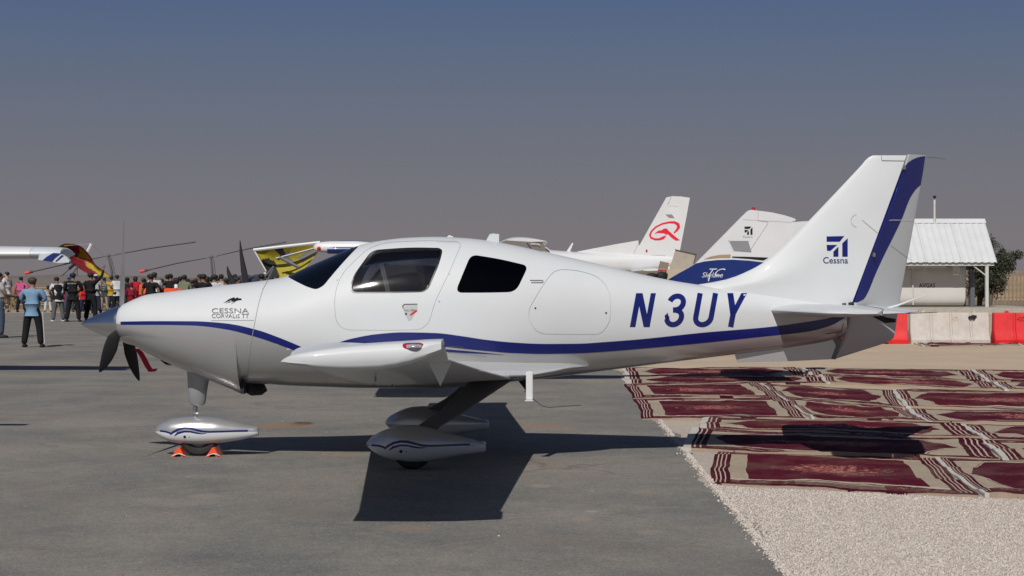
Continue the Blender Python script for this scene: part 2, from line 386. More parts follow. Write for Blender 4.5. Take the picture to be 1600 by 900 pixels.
# stripe
s1 = band([(189, 502.5), (240, 501.8), (300, 502), (350, 505), (400, 515), (440, 529), (484, 547.5)], [(189, 507.5), (240, 507.5), (300, 508.5), (350, 514), (400, 526.5), (440, 540), (466, 550)])
s2 = band([(514, 540), (550, 529), (590, 522), (630, 519.3), (680, 520.3), (720, 525), (760, 531), (800, 535), (850, 537.3), (900, 537), (950, 534), (1000, 530), (1100, 519.5), (1200, 511), (1260, 503), (1300, 496), (1328, 489)],
          [(514, 541), (550, 539), (590, 538.5), (630, 539), (690, 541.5), (720, 544.5), (760, 548.5), (800, 551.5), (850, 553), (900, 552), (950, 549), (1000, 545), (1100, 535.5), (1200, 525), (1260, 518.5), (1300, 508), (1319, 497)], 110)
s3 = band([(688, 545), (730, 548.5), (770, 552.5), (786, 554.2)], [(688, 549), (730, 551.8), (770, 553.6), (787, 554.6)], 12)
for sp in (s1, s2, s3):
    st_o = drape('stripe', sp, T, BLUE, AP, step=9, off=.0025); c = st_o.copy(); c.data = st_o.data.copy(); c.data.transform(Matrix.Scale(-1, 4, (0, 1, 0))); c.data.flip_normals(); C.objects.link(c)
# registration, drawn as slanted strokes
SL = -8.0/50
def it(pts, x0, y1): return [(x0+x+(y1-y-0)*(-SL), y) for x, y in pts]
def reg(x0, pts_list):
    out = []
    for pts in pts_list: out.append([(x0+x-(y-511)*.185, y) for x, y in pts])
    return out
def arc(cx, cy, rx, ry, a0, a1, n=14): return [(cx+rx*math.cos(R(a0+(a1-a0)*i/n)), cy-ry*math.sin(R(a0+(a1-a0)*i/n))) for i in range(n+1)]
lt, lb = 458.2, 511
Npoly = reg(984, [[(0, lb), (0, lt), (8.6, lt), (8.6, lb)], [(23, lb), (23, lt), (31, lt), (31, lb)], [(.4, lt), (10.2, lt), (31, lb), (21.5, lb)]])
drape('registration_letter', [Npoly[0]], T, BLUE, AP, off=.0022).name = 'registration_letter'
N_ = bpy.data.objects['registration_letter']; 
nb = drape('registration_letter', [Npoly[1], ], T, BLUE, AP, off=.0022); nc = drape('registration_letter', [Npoly[2]], T, BLUE, AP, off=.0026)
def joinmesh(objs):                               # merge meshes of one part
    a = objs[0]; bm = bmesh.new()
    for o in objs: bm.from_mesh(o.data)
    bm.to_mesh(a.data); bm.free(); a.data.polygons.foreach_set('use_smooth', [True]*len(a.data.polygons))
    for o in objs[1:]: bpy.data.objects.remove(o)
    return a
joinmesh([N_, nb, nc])
def sk(x0, lines, wd):
    out = []
    for l in lines: out += stroke(reg(x0, [l])[0], wd)
    return out
ll = 8.2
drape('registration_letter', sk(1035, [[(4.2, 494)]+[(4.2, 497)]+arc(15.5, 496, 11.3, 11.2, 180, 360, 12)+arc(14.5, 495, 12.3, 10.5, 0, 85, 6)[1:]+[(11.5, 484.4)]], ll)+
      sk(1035, [[(11.5, 484.4), (15, 484.2)]+arc(15, 473.6, 10.6, 10.6, -88, 0, 7)[1:]+arc(14.8, 473.4, 10.8, 10.6, 0, 165, 12)[1:]], ll), T, BLUE, AP, off=.0022)
drape('registration_letter', sk(1080, [[(4.2, lt), (4.2, 496)]+arc(16.2, 496, 12, 11.2, 180, 360, 14)[1:]+[(28.2, lt)]], ll), T, BLUE, AP, off=.0022)
drape('registration_letter', sk(1128, [[(13.5, lb), (13.5, 490)]], 8.4)+[reg(1128, [[(-1.5, lt), (7.8, lt), (17.7, 487), (17.7, 492), (9.3, 492)]])[0], reg(1128, [[(20.5, lt), (29.6, lt), (17.7, 491), (9.3, 491)]])[0]], T, BLUE, AP, off=.0024)
GT = mat('grey_print', (.10, .11, .12), .5)
drape_bm('nose_lettering', textbm('CESSNA', 331, 482, 389, 489.5), T, GT, AP, off=.006, step=3)
drape_bm('nose_lettering', textbm('CORVALIS TT', 331, 490.5, 389, 497), T, GT, AP, off=.006, step=3)
drape('nose_emblem', [[(349, 474), (358, 467.5), (366, 464.5), (369.5, 469), (364, 471), (361, 469.5)], [(356, 473.5), (364, 470), (369, 466), (377, 466.5), (378, 469), (372, 469.5), (367, 471.5), (363, 471.5)], [(366, 468), (371, 464.5), (374, 468.5)],
      [(352, 475), (359, 471), (360, 471.6)], [(360, 476), (366, 471.5), (367.5, 472)]], T, BLACK, AP, off=.002)
def seamline(name, pts, wd, par=AP, tree=None, m=SEAM, off=.003, closed=False, d=D0): return drape(name, stroke(pts, wd, closed), tree or T, m, par, d=d, off=off+.001, step=5)
seamline('cowl_seam', [(419, 438), (411, 452), (404, 475), (397, 510), (391, 545), (388, 575), (387, 596)], .8)
seamline('cowl_seam', [(330, 501), (397, 500.5)], .5)
BAG = rounded([(866, 421, 14), (900, 422, 20), (935, 432, 14), (953, 455, 20), (954, 500, 20), (940, 522, 22), (880, 522, 20), (838, 521, 30), (822, 490, 20), (845, 450, 20)], 15, 5)
seamline('baggage_door_seam', BAG, .5, closed=True, m=mat('faint_seam', (.40, .41, .42), .6))
for q in ((836.5, 481.5), (947, 489)): drape('latch', [arc(q[0], q[1], 1.6, 1.6, 0, 330, 11)], T, DGREY, AP, off=.002)
# air vent behind the rear window, door handle recess with a red arrow
bm = bmesh.new()
for a, b in (((828, 438.2), (848, 438.2)), ((830, 441.5), (848, 441.5)), ((848, 438.2), (848, 441.5))): tube([onto(T, *a, D0, .004), onto(T, *b, D0, .004)], .005, 6, bm=bm)
bmobj('air_vent', bm, SEAM, AP)
drape('door_handle', [rounded([(629, 476, 2), (652, 475, 2), (652, 483, 2), (642, 500, 2), (638, 501, 2), (631, 488, 2)], 2)], T, mat('handle_recess', (.42, .43, .44), .4), door, off=.0025)
drape('handle_plate', stroke([(630, 482), (629, 478), (632, 475.6), (652, 475.2)], 1.4), T, DGREY, door, off=.004)
drape_bm('handle_lettering', textbm('PULL OPEN', 632, 483.5, 650, 486.5), T, DGREY, door, off=.004)
drape('arrow', [[(640, 492.5), (643.5, 488.5), (651.5, 484), (652, 486), (645, 491.5), (641, 493.5)]], T, RED, door, off=.004)
drape('lock', [arc(634.5, 490.5, 1.8, 1.8, 0, 330, 11)], T, DGREY, door, off=.004)
for q in ((527, 437), (701, 427.5), (686, 470)): bmobj('hinge_cover', rev([(-.008, .008), (.006, .008), (.01, .003)], 'Y', onto(T, *q, D0, .0)), WHITE, AP)
# cabin contents
def seat(x, y, h=1.0):
    s = bpy.data.objects.new('seat', None); C.objects.link(s); s.location = Vector((x, y, .86))-AP.location; s.parent = AP
    bmobj('cushion', box(x-.24, x+.24, y-.22, y+.22, .88, 1.02, bev=.04), LEATHER, s)
    bm = box(-.05, .05, -.22, .22, 0, .52*h, bev=.035); bm.transform(Matrix.Translation((x+.24, y, 1.0))@Matrix.Rotation(R(16), 4, 'Y')); bmobj('backrest', bm, LEATHER, s)
    bm = box(-.04, .04, -.11, .11, .55*h, .7*h, bev=.03); bm.transform(Matrix.Translation((x+.25, y, 1.0))@Matrix.Rotation(R(16), 4, 'Y')); bmobj('headrest', bm, LEATHER, s)
for x, y in ((-1.12, -.27), (-1.12, .27), (-.33, -.25), (-.33, .25)): seat(x, y, .85)
V_, F_ = loft([(474, 441, 520, .5, 470), (500, 434, 520, .53, 465), (514, 438, 520, .53, 465)], nx=8, nt=32); meshobj('instrument_panel', V_, F_, DGREY, AP)
# spinner and propeller
V_, F_ = loft([(126.5, 505.5, 507, .003, 506), (133, 501, 511, .03, 506), (145, 495, 517, .064, 506), (160, 488, 524, .104, 506), (175, 481.5, 530, .14, 506), (184, 478, 533.5, .162, 506), (188, 477, 534.5, .166, 506)], nx=30, nt=48, n1=2, n2=2)
meshobj('spinner', V_, F_, CHROME, AP)
HX, HZ = (190-800)/172, HC-(506-HY)/172
def blade(phi):                                   # angle from straight down, towards the camera positive
    rad = Vector((0, -math.sin(R(phi)), -math.cos(R(phi)))); tan = Vector((0, -math.cos(R(phi)), math.sin(R(phi)))); ax = Vector((1, 0, 0)); secs = []
    for r, c, b, th in ((.10, .045, 60, .045), (.17, .055, 52, .035), (.26, .10, 36, .022), (.40, .155, 27, .016), (.58, .16, 21, .012), (.72, .13, 18, .010), (.84, .085, 16, .008), (.91, .05, 15, .006), (.95, .018, 15, .004)):
        o = Vector((HX, 0, HZ))+rad*r; ch = tan*math.cos(R(b))-ax*math.sin(R(b)); no = tan*math.sin(R(b))+ax*math.cos(R(b)); loop = []
        for k in range(12):
            a = 2*math.pi*k/12; loop.append(o+ch*c/2*math.cos(a)+no*th/2*math.sin(a)*(1+.4*math.cos(a)))
        secs.append(loop)
    bm = sections(secs); bm.faces.ensure_lookup_table()
    for f in bm.faces: f.material_index = 1 if phi > 100 else 0  # upright blade greyer: sunlight on its gloss is put into the colour
    o = bmobj('propeller_blade', bm, [BLACKM, mat('sunlit_blade', (.24, .24, .25), .3, metal=.3)], AP, sharp=60)
    b = Vector((HX, 0, HZ))
    bmobj('blade_root', tube([b+rad*.09, b+rad*.16], [.045, .035], 14), BLACKM, o)
for phi in (66, -54, 186): blade(phi)
bmobj('propeller_hub', rev([(-.05, .1), (.10, .16), (.105, .05)], 'X', (HX, 0, HZ)), BLACKM, AP)
# exhaust under the cowl
bm = tube([P(384, 600), P(396, 606), P(408, 607), P(414, 604)], [.07, .075, .06, .045], 12); tube([P(390, 596)+Vector((0, -.12, 0)), P(404, 612)+Vector((0, -.12, 0))], .035, 10, bm=bm)
bmobj('exhaust_pipe', bm, BLACKM, AP)
bmobj('cowl_outlet', box(P(384, 0).x, P(389, 0).x, -.3, .3, P(0, 612).z, P(0, 592).z), BLACKM, AP)
bmobj('drain_pipe', tube([P(252, 562), P(260, 568), P(268, 569)], .012, 8), BLACKM, AP)
# nose gear
def pxloft(name, st, m, par, d=D0, **k):
    V_, F_ = loft(st, d=d, **k); return meshobj(name, V_, F_, m, par)
bm = sections([[Vector((P(x0+(x1-x0)*(1-math.cos(a))/2, py).x, w_*math.sin(a), P(0, py).z)) for a in [2*math.pi*k/20 for k in range(20)]] for py, x0, x1, w_ in ((568, 288, 338, .07), (582, 292, 329, .065), (606, 293.5, 324.5, .055), (630, 296, 321, .045), (633, 299, 318, .03))])
bmobj('nose_gear_fairing', bm, mat('gear_paint', (.36, .37, .39), .3, metal=.4, coat=.4), AP)
bmobj('nose_gear_strut', tube([P(305, 622), P(305, 660)], .02, 14), GREYM, AP); bmobj('strut_collar', tube([P(303, 645), P(310, 647)], .02, 8), GREYM, AP)
def pant(name, cx, st, y0, tyre_r, tyre_w, contact_px, paint=True):
    d = D0+y0
    o = bpy.data.objects.new(name, None); C.objects.link(o); cxw = (contact_px-800)*d/F; o.location = Vector((cxw, y0, 0))-AP.location; o.parent = AP
    V_, F_ = loft(st, d=d, nx=70, nt=40, n1=2.1, n2=2.4); mid = pchip([s[0] for s in st], [s[4] for s in st]); fm = []
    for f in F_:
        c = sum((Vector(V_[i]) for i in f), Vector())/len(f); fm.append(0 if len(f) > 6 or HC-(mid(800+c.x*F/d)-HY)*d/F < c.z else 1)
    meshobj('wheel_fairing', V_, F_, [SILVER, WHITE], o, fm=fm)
    tr = BVHTree.FromPolygons([Vector(v) for v in V_], [list(f) for f in F_])
    x0, x1 = st[0][0]+1, st[-1][0]-1; L = x1-x0; m0 = mid(x0); sy = L/160
    yy = lambda t, u: (x0+L*t, mid(x0+L*t)+u*sy)
    a = [(0, 0), (.06, 0), (.10, .6), (.14, 3)]; lines = stroke([yy(t, u) for t, u in [(0, 0), (.05, 0), (.1, .8), (.15, 3.2)]], 2.8*sy)
    lines += stroke([yy(t, u) for t, u in [(.145, 5.5), (.17, 1.5), (.22, -2.8), (.28, -5), (.34, -4.6), (.40, -2.2), (.46, .2), (.52, .8), (.65, .3), (.8, -.6), (1, -1.0)]], [1.2*sy, 3.4*sy, 3.6*sy, 3.6*sy, 3.6*sy, 3.4*sy, 3.2*sy, 2.9*sy, 2.7*sy, 2.7*sy, 2.8*sy])
    lines += stroke([yy(t, u) for t, u in [(.185, 6.8), (.22, 2.6), (.28, .2), (.34, .4), (.40, 2.6), (.45, 3.6), (.50, 3.2)]], [1.4*sy, 3.4*sy, 3.0*sy, 2.7*sy, 2.4*sy, 1.7*sy, .6*sy])
    drape('fairing_stripe', lines, tr, BLUE, o, d=d, off=.0015, step=8)
    drape('valve_hole', [arc(*yy(.285, 8.5), 2.2*sy, 2.2*sy, 0, 330, 11)], tr, BLACKM, o, d=d, off=.002)
    drape('screw', [arc(*yy(.33, 8.6), .8*sy, .8*sy, 0, 330, 7)], tr, DGREY, o, d=d, off=.002)
    w2 = tyre_w/2; prof = [(-w2*.6, tyre_r*.55), (-w2, tyre_r*.7), (-w2, tyre_r*.86), (-w2*.7, tyre_r*.97), (0, tyre_r), (w2*.7, tyre_r*.97), (w2, tyre_r*.86), (w2, tyre_r*.7), (w2*.6, tyre_r*.55)]
    bmobj('tyre', rev(prof, 'Y', (cxw, y0, tyre_r), 40), RUBBER, o)
    bmobj('rim', rev([(-w2*.75, tyre_r*.2), (-w2*.7, tyre_r*.5), (-w2*.4, tyre_r*.58), (w2*.4, tyre_r*.58), (w2*.7, tyre_r*.5), (w2*.75, tyre_r*.2)], 'Y', (cxw, y0, tyre_r), 32), GREYM, o)
    return o
NOSEP = [(242, 671.5, 674.5, .012, 673), (247, 665, 679, .05, 673.2), (256, 659, 685, .085, 673.5), (270, 654, 690.5, .115, 674), (290, 651, 693.2, .13, 674), (310, 650.2, 694, .133, 674), (335, 652, 692.8, .125, 674), (365, 658.5, 689, .095, 674), (390, 664, 684, .06, 674), (402, 666.8, 680.5, .042, 674), (404, 668, 680, .03, 674)]
pant('nose_wheel', 312, NOSEP, 0, .176, .13, 312)
def mainst(x0, x1, my, k):
    a = [(0, -2, 1.5), (.03, -9, 7), (.08, -15, 13), (.16, -21.5, 19.5), (.27, -26.5, 24), (.38, -27.5, 26), (.5, -25, 25.5), (.65, -18, 21), (.8, -10.5, 16), (.93, -5.5, 12.5), (.99, -3.5, 11), (1, -2, 10)]
    wd = [.012, .05, .085, .115, .14, .15, .145, .12, .085, .055, .045, .035]
    return [(x0+(x1-x0)*t, my+u*k, my+l*k, w_, my+1.5*k) for (t, u, l), w_ in zip(a, wd)]
pant('main_wheel', 0, mainst(573, 759, 694, 1.08), -1.1, .172, .15, 645)
# the far fairing is the same thing mirrored about the fuselage
def mirror_tree(o, par):
    c = o.copy(); C.objects.link(c); c.parent = par; c.location.y = -o.location.y
    if o.data:
        c.data = o.data.copy(); c.data.transform(Matrix.Scale(-1, 4, (0, 1, 0))); c.data.flip_normals()
    for ch in list(o.children): mirror_tree(ch, c)
    return c
mirror_tree(bpy.data.objects['main_wheel'], AP)
LEGP = mat('shaded_leg_paint', (.10, .10, .105), .4, coat=.3)  # dark tone carries the shade below the belly
def leg(sg):
    secs = []
    for t, xc, c, y, z in ((0, -.10, .44, .22, .78), (.2, -.20, .36, .38, .70), (.45, -.36, .27, .62, .58), (.7, -.54, .215, .86, .45), (.9, -.70, .19, 1.02, .36), (1, -.76, .18, 1.08, .30)):
        th = .045-.015*t; secs.append([Vector((xc+c/2*math.cos(a), sg*(y-th*math.sin(a)*.5), z+th*math.sin(a)*.85)) for a in [2*math.pi*k/20 for k in range(20)]])
    return bmobj('main_gear_leg', sections(secs), LEGP, AP)
leg(-1); leg(1)
# wings
def rowsec(le, te, z, y, **k): return foil(le, te-le, z, y, **k)
dT = 10.6
tip_up = [(441, 563.5), (446, 558.5), (458, 554), (475, 550.5), (500, 546.5), (540, 541.5), (590, 537.5), (640, 534.5), (672, 532.5), (690, 532)]
tip_lo = [(690, 549), (670, 558.5), (640, 569), (610, 575.5), (580, 578.5), (540, 578.8), (500, 576.5), (470, 572.5), (452, 569), (443, 565.5)]
fu_, fl_ = pchip(*zip(*tip_up)), pchip(*zip(*tip_lo[::-1]))
def tipsec(y, k=1.0, dx=0, n=14, b=1.0):
    xs = [441+(690-441)*b*(1-math.cos(math.pi*i/n))/2 for i in range(n+1)]; s = dT/F; out = []
    for x, f in [(x, fu_) for x in xs]+[(x, fl_) for x in xs[::-1]]:
        xx = max(x, 441.01); m_ = (fu_(xx)+fl_(xx))/2; v = m_+(f(xx)-m_)*k; out.append(Vector(((x-800)*s+dx, y, HC-(v-HY)*s)))
    return out
WING_TIP_CLIP = .998
def wing(sg):
    def YS(L): return [[Vector((v.x, v.y*sg, v.z)) for v in s] for s in L]
    sec = lambda y, le, c, z, a=0, b=1.0, inc=0: foil(le, c, z, -y, t=.145, a=a, b=b, inc=inc)
    st = [(.0, -1.56, 1.62, .74), (.55, -1.53, 1.52, .775), (3.0, -1.45, 1.22, .97), (4.95, -1.39, .99, 1.135)]
    def at(y):
        for a, b in zip(st, st[1:]):
            if y <= b[0]: t = (y-a[0])/(b[0]-a[0]); return tuple(a[i]+(b[i]-a[i])*t for i in range(4))
        return st[-1]
    inc = lambda y: R(1.6)
    body = [sec(at(y)[0], *at(y)[1:], 0, .76, inc(y)) for y in (.0, .55, 1.5, 3.0, 4.2, 4.95)]
    wob = bmobj('wing', sections(YS(body)), WHITE, AP)
    tl = [sec(4.955, -1.39, .99, 1.135, inc=inc(4.95)), tipsec(-5.12, 1.0, .0), tipsec(-5.40, 1.0, 0), tipsec(-5.44, .86, .0), tipsec(-5.46, .5, 0)]
    bmobj('wing_tip', sections(YS(tl)), WHITE, wob, sharp=45)
    bmobj('flap', sections(YS([sec(y, *at(y)[1:], .768, 1, inc(y)) for y in (.62, 1.5, 2.95)])), WHITE, wob)
    bmobj('aileron', sections(YS([sec(y, *at(y)[1:], .768, 1, inc(y)) for y in (2.97, 4.2, 4.94)])), WHITE, wob)
    for y, hk in ((4.6, 1),):
        a = at(y); x = a[1]+a[2]*.88; z = a[3]-.055; V_ = [Vector((x-.05*hk, 0, z+.03)), Vector((x+.10*hk, 0, z+.02)), Vector((x+.03*hk, 0, z-.13*hk))]
        bmobj('hinge_fairing', sections([[v+Vector((0, sg*-(y+o), 0)) for v in V_] for o in (-.008, .008)]), WHITE, wob, smooth=False)
    bmobj('tie_down_ring', tube([Vector((-1.0, -sg*3.1, .92)), Vector((-1.0, -sg*3.1, .86))], .008, 6), GREYM, wob)
    for o in range(3): pass
    bmobj('static_wick', tube([Vector((-.44, -sg*5.1, 1.2)), Vector((-.30, -sg*5.1, 1.19))], .003, 5), DGREY, wob)
    return wob
wn = wing(1)
wf = wing(-1)
# tip light
tipT = bvh(bpy.data.objects['wing_tip'])
lens = mat('clear_lamp_lens', (.75, .75, .78), .12, metal=.6, coat=1, vary=.25, nscale=60)
nl = pxloft('navigation_light', [(627.5, 540.8, 541.6, .004, 541.2), (630, 537, 545.5, .03, 541), (636, 535.6, 546.6, .045, 541), (655, 535.2, 546, .045, 540.6), (662, 536.2, 544.8, .03, 540.4), (665, 539.5, 541.2, .005, 540.3)], mat('red_lamp_lens', (.42, .012, .02), .2, coat=1), wn, d=10.575, nx=24, nt=24)
pxloft('strobe_lens', [(633.5, 539.8, 542.4, .005, 541.1), (636, 537.4, 544.6, .045, 541), (648, 536.8, 544.8, .062, 540.8), (658, 537.2, 544, .045, 540.5), (661, 539.4, 541.4, .005, 540.4)], lens, nl, d=10.57, nx=24, nt=24)
FAIR = [(540, 582, 598, .25, 590), (590, 574, 600, .45, 590), (640, 560, 600, .68, 582), (690, 551, 596, .74, 573), (740, 550, 593, .73, 577), (780, 551, 592, .69, 580), (820, 553, 589, .62, 580), (860, 557, 584, .54, 575), (890, 561.5, 578, .45, 570), (906, 565.5, 573, .37, 569.5), (918, 568, 570, .28, 569)]
pxloft('wing_root_fairing', FAIR, mat('fairing_silver', (.52, .53, .54), .28, metal=.35, coat=.4, vary=.02), AP, nx=60, nt=48, n1=1.6, n2=2.2)
seamline('fairing_seam', [(700, 551), (730, 553.5), (760, 557)], .7)
# belly things: boarding step with its wire, far step, small aerials
for sg in (-1, 1):
    y = .62*sg; d = D0+y if sg < 0 else D0-.62
    a = Vector(((822-800)*d/F, y, .80)); bt = HC-(625-HY)*d/F; s = bpy.data.objects.new('boarding_step', None)
    bm = box(a.x, a.x+.058, y-.012, y+.012, bt, .80, bev=.006)
    st_ = bmobj('boarding_step', bm, WHITE2, AP)
    bmobj('step_plate', box(a.x-.012, a.x+.062, y-.05, y+.03, bt-.01, bt, bev=.003), WHITE2, st_)
    if sg < 0: bmobj('wire', tube([Vector((a.x+.05, y, bt+.02)), Vector((a.x+.11, y, bt-.03)), Vector((a.x+.15, y, bt-.055)), Vector((a.x+.2, y, bt-.065)), Vector((a.x+.33, y, bt-.055)), Vector((a.x+.48, y, bt-.045))], .003, 5), BLACKM, st_)
V_ = [P(805, 590), P(824, 588), P(822, 612)]
bmobj('belly_aerial', sections([[v+Vector((0, o, 0)) for v in V_] for o in (.1, .115)]), BLACKM, AP, smooth=False)
for px in (585, 613): bmobj('belly_aerial', tube([P(px-2, 584, 15.2), P(px, 603, 15.2)], [.01, .004], 6), DGREY, AP)
drape('warning_sticker', [[(494, 581), (508, 581.5), (512, 596), (500, 596)]], T, mat('silver_sticker', (.5, .5, .5), .4), AP, off=.002)
# roof aerial and small beacon
V_ = [P(759, 377), P(765, 366), P(770, 364.8), P(780, 366), P(779.5, 379)]
bmobj('roof_aerial', sections([[v+Vector((0, o*k_, 0)) for v in V_] for o, k_ in ((-.014, 1), (.014, 1))]), WHITE, AP, smooth=False)
bmobj('roof_vent', tube([P(699, 371.5), P(702, 369.2), P(708, 370.8)], [.008, .012, .008], 8), WHITE, AP)
# fin and rudder
frow = [243, 246, 250, 258, 265, 308, 340, 372, 386, 397, 405, 412, 420, 427, 432, 437, 441, 444, 447, 452]
fle = [1363, 1357, 1352.5, 1346, 1339.5, 1299, 1268.5, 1237.5, 1223, 1211, 1201, 1190, 1176, 1161, 1149, 1133, 1113, 1094, 1078, 1062]
fle_ = pchip(frow+[475], fle+[1058]); hin = pchip([240, 265, 475], [1417.5, 1408.5, 1329.5])
fth = pchip([240, 300, 400, 440, 475], [.035, .05, .072, .080, .085])
def finsec(py, x0, x1, t, n=16, nose=.35, te=.35, yy=None, d=D0, frac=False):
    s = d/F; xs = [x0+(x1-x0)*(1-math.cos(math.pi*i/n))/2 for i in range(n+1)]; L = (x1-x0)*s; out = []
    def th(x):
        a = (x-x0)*s
        if frac: u = a/L; return t*(min(1, math.sqrt(max(u, 0)/.07))*(1-u)**.7+.06)
        return t*min(1, math.sqrt(max(a, 0)/nose))*(1-(1-te)*max(0, (a/L)-.35)/.65)
    for sg in (-1, 1):
        for x in (xs if sg < 0 else xs[::-1]): out.append(Vector(((x-800)*s, sg*th(x)+(yy(x) if yy else 0), HC-(py-HY)*s)))
    return out
rows = sorted(set(frow+[280, 324, 356, 416, 460, 470, 478]))
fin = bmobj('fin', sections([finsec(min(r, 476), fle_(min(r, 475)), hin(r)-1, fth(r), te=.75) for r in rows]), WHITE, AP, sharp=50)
hinR = pchip([240, 265, 475, 520, 562], [1418, 1409.3, 1330.5, 1319, 1303]); teR = pchip([240, 290, 400, 485, 538], [1450.5, 1443, 1425.5, 1412, 1405])
def te_(r): return teR(r) if r < 526 else float(np.interp(r, [526, 530, 534, 537, 540, 561], [teR(526), 1404.5, 1399, 1391, 1382, 1304]))
DEF = .46
RR = [241.5, 244]+[250+8*i for i in range(36)]+[533, 536, 538, 540, 545, 551, 556, 560]
def rsec(r):
    x0, x1 = hinR(r), te_(r); t = .042 if r < 300 else .05 if r < 476 else .045; s = D0/F
    return finsec(r, x0, x1, t, n=24, frac=True, yy=lambda x: (x-x0)*s*DEF)
rud = bmobj('rudder', sections([rsec(r) for r in RR]), RUDSHADE, AP, sharp=50)
FT = bvh(fin); RT = bvh(rud)
bl = [(hinR(r)+.4, r) for r in (266, 300, 340, 380, 420, 460, 474)]
bup = [(r, x) for x, r in [(1411, 262), (1417, 255), (1424, 250), (1433, 246), (1442, 244), (1449.3, 243)]]
Rr = [(1449.3, 243), (1447, 262), (1443.2, 288), (1437, 292.5), (1430, 300), (1423, 312), (1412, 340), (1399, 367), (1383, 398), (1368, 430), (1356, 458), (1349, 468), (1333, 474)]
Lf = [(1411.2, 262), (1409.4, 268)]+[(hinR(r)+.4, r) for r in (290, 320, 350, 380, 410, 440, 473)]
rt_ = pchip([p[1] for p in Rr], [p[0] for p in Rr]); lt_ = pchip([243.2, 244, 246.5, 250.5, 255.5, 262, 268], [1448.5, 1442, 1433, 1424, 1417, 1411.2, 1409])
V_, F_ = [], []; sr = [243.2, 243.6, 244.5, 246, 248, 250, 253, 256, 259, 262, 265]+[268+4*i for i in range(52)]; nc_ = 26
for r in sr:
    x0, x1 = hinR(r), te_(r); s_ = D0/F; Lc = (x1-x0)*s_; tt_ = .042 if r < 300 else .05
    a0 = max(lt_(r) if r < 268 else x0, x0+.05); a1 = min(rt_(r), x1)
    for k in range(nc_+1):
        x = a0+(a1-a0)*(k/nc_)**1.7; u = max((x-x0)*s_/Lc, 0); y = -tt_*(min(1, math.sqrt(u/.07))*(max(0, 1-u))**.7+.06)+(x-x0)*s_*DEF
        V_.append(Vector(((x-800)*s_-.002, y-.005, HC-(r-HY)*s_)))
for i in range(len(sr)-1):
    for k in range(nc_): a = i*(nc_+1)+k; F_.append((a, a+1, a+nc_+2, a+nc_+1))
meshobj('rudder_stripe', V_, F_, BLUE, rud, sharp=80)
drape('rudder_seam', stroke([(1381, 343.5), (1430, 344)], .8), RT, mat('white_line', (.6, .62, .64), .5), rud, off=.004)
seamline('fin_seam', [(1377, 243.5), (1378, 251), (1413.5, 251.5), (1410.5, 264)], .7, fin, FT, DGREY)
seamline('fin_seam', [(1347, 344), (1371, 364)], .7, fin, FT, SEAM)
seamline('fin_seam', arc(1340, 345, 10.5, 10, 100, 260, 8), .45, fin, FT, SEAM)
seamline('rudder_seam', [(1391, 383), (1424, 407)], .6, rud, RT, SEAM)
bmobj('rudder_hinge', box(P(1409, 0).x, P(1413, 0).x, -.07, -.03, P(0, 266).z, P(0, 259).z, bev=.005), GREYM, rud)
bmobj('rudder_hinge', box(P(1361, 0).x, P(1365, 0).x, -.09, -.03, P(0, 402).z, P(0, 395).z, bev=.005), GREYM, rud)
# maker's emblem: four blue pieces in a square
def q(u, v): return (1291.5+u*33, 368.8+v*33)
LOGO = [[(0, .02), (.84, .0), (.62, .27), (0, .27)], [(0, .42), (.50, .42), (.18, .70), (.02, .70)], [(.56, .50), (.56, .98), (.32, .98), (.32, .74)], [(.74, .35), (1, .10), (1, .98), (.74, .98)]]
for pc in LOGO: drape('emblem_piece', [[q(*p) for p in pc]], FT, BLUE, fin, off=.002)
drape_bm('emblem_lettering', textbm('Cessna', 1286, 401.6, 1325, 411.8, bold=.01), FT, BLUE, fin, off=.002)
bmobj('tail_aerial', tube([P(1449, 245.5), P(1462, 246), P(1474, 248.5), P(1477, 249)], [.006, .004, .003, .003], 6), GREYM, rud)
# tailplane
def stab(sg):
    y_ = lambda L: [[Vector((v.x, v.y*sg, v.z)) for v in s] for s in L]
    S = [(.03, 2.32, 3.62), (.5, 2.37, 3.55), (1.1, 2.45, 3.44), (1.5, 2.52, 3.33), (1.68, 2.60, 3.22), (1.73, 2.70, 3.1)]
    def z(y): return 1.325+.004*y
    b = bmobj('tailplane', sections(y_([foil(a, c-a, z(y), -y, t=.085 if y < 1.7 else .03, b=.66, camber=0) for y, a, c in S])), WHITE, AP, sharp=45)
    e = bmobj('elevator', sections(y_([foil(a, c-a, z(y)+.006, -y, t=.085 if y < 1.6 else .05, a=.67, camber=0, inc=0) for y, a, c in S[:-1] if y > .02][0:])), WHITE, b, sharp=45)
    bmobj('elevator_counterweight', tube([Vector((3.02, -sg*1.3, 1.31)), Vector((3.12, -sg*1.3, 1.265)), Vector((3.2, -sg*1.3, 1.262))], [.02, .025, .015], 8), BLACKM, b)
    bmobj('static_wick', tube([Vector((3.28, -sg*.55, 1.345)), Vector((3.36, -sg*.57, 1.37)), Vector((3.62, -sg*.62, 1.47))], [.014, .011, .003], 7), WHITE, e)
    bmobj('static_wick', tube([Vector((3.25, -sg*1.5, 1.325)), Vector((3.5, -sg*1.5, 1.335))], .003, 5), DGREY, e)
    bmobj('wick_base', box(3.22, 3.31, -sg*.55-.02, -sg*.55+.02, 1.335, 1.36, bev=.006), mat('yellow_tape', (.5, .36, .08), .5), e)
    return b
stab(1); stab(-1)
for sg in (-1,): bmobj('elevator_gap_seal', tube([P(1316, 476, 15.9), P(1322, 475.5, 15.9)], .012, 8), BLACKM, AP); bmobj('elevator_gap_seal', tube([P(1326, 475.5, 15.9), P(1334, 474, 15.9)], .016, 8), BLACKM, AP)
V_ = [P(1147, 551), P(1152.5, 566.5), P(1230, 564.5), P(1302, 561), P(1307, 545), P(1314, 520), P(1280, 525), P(1200, 543)]
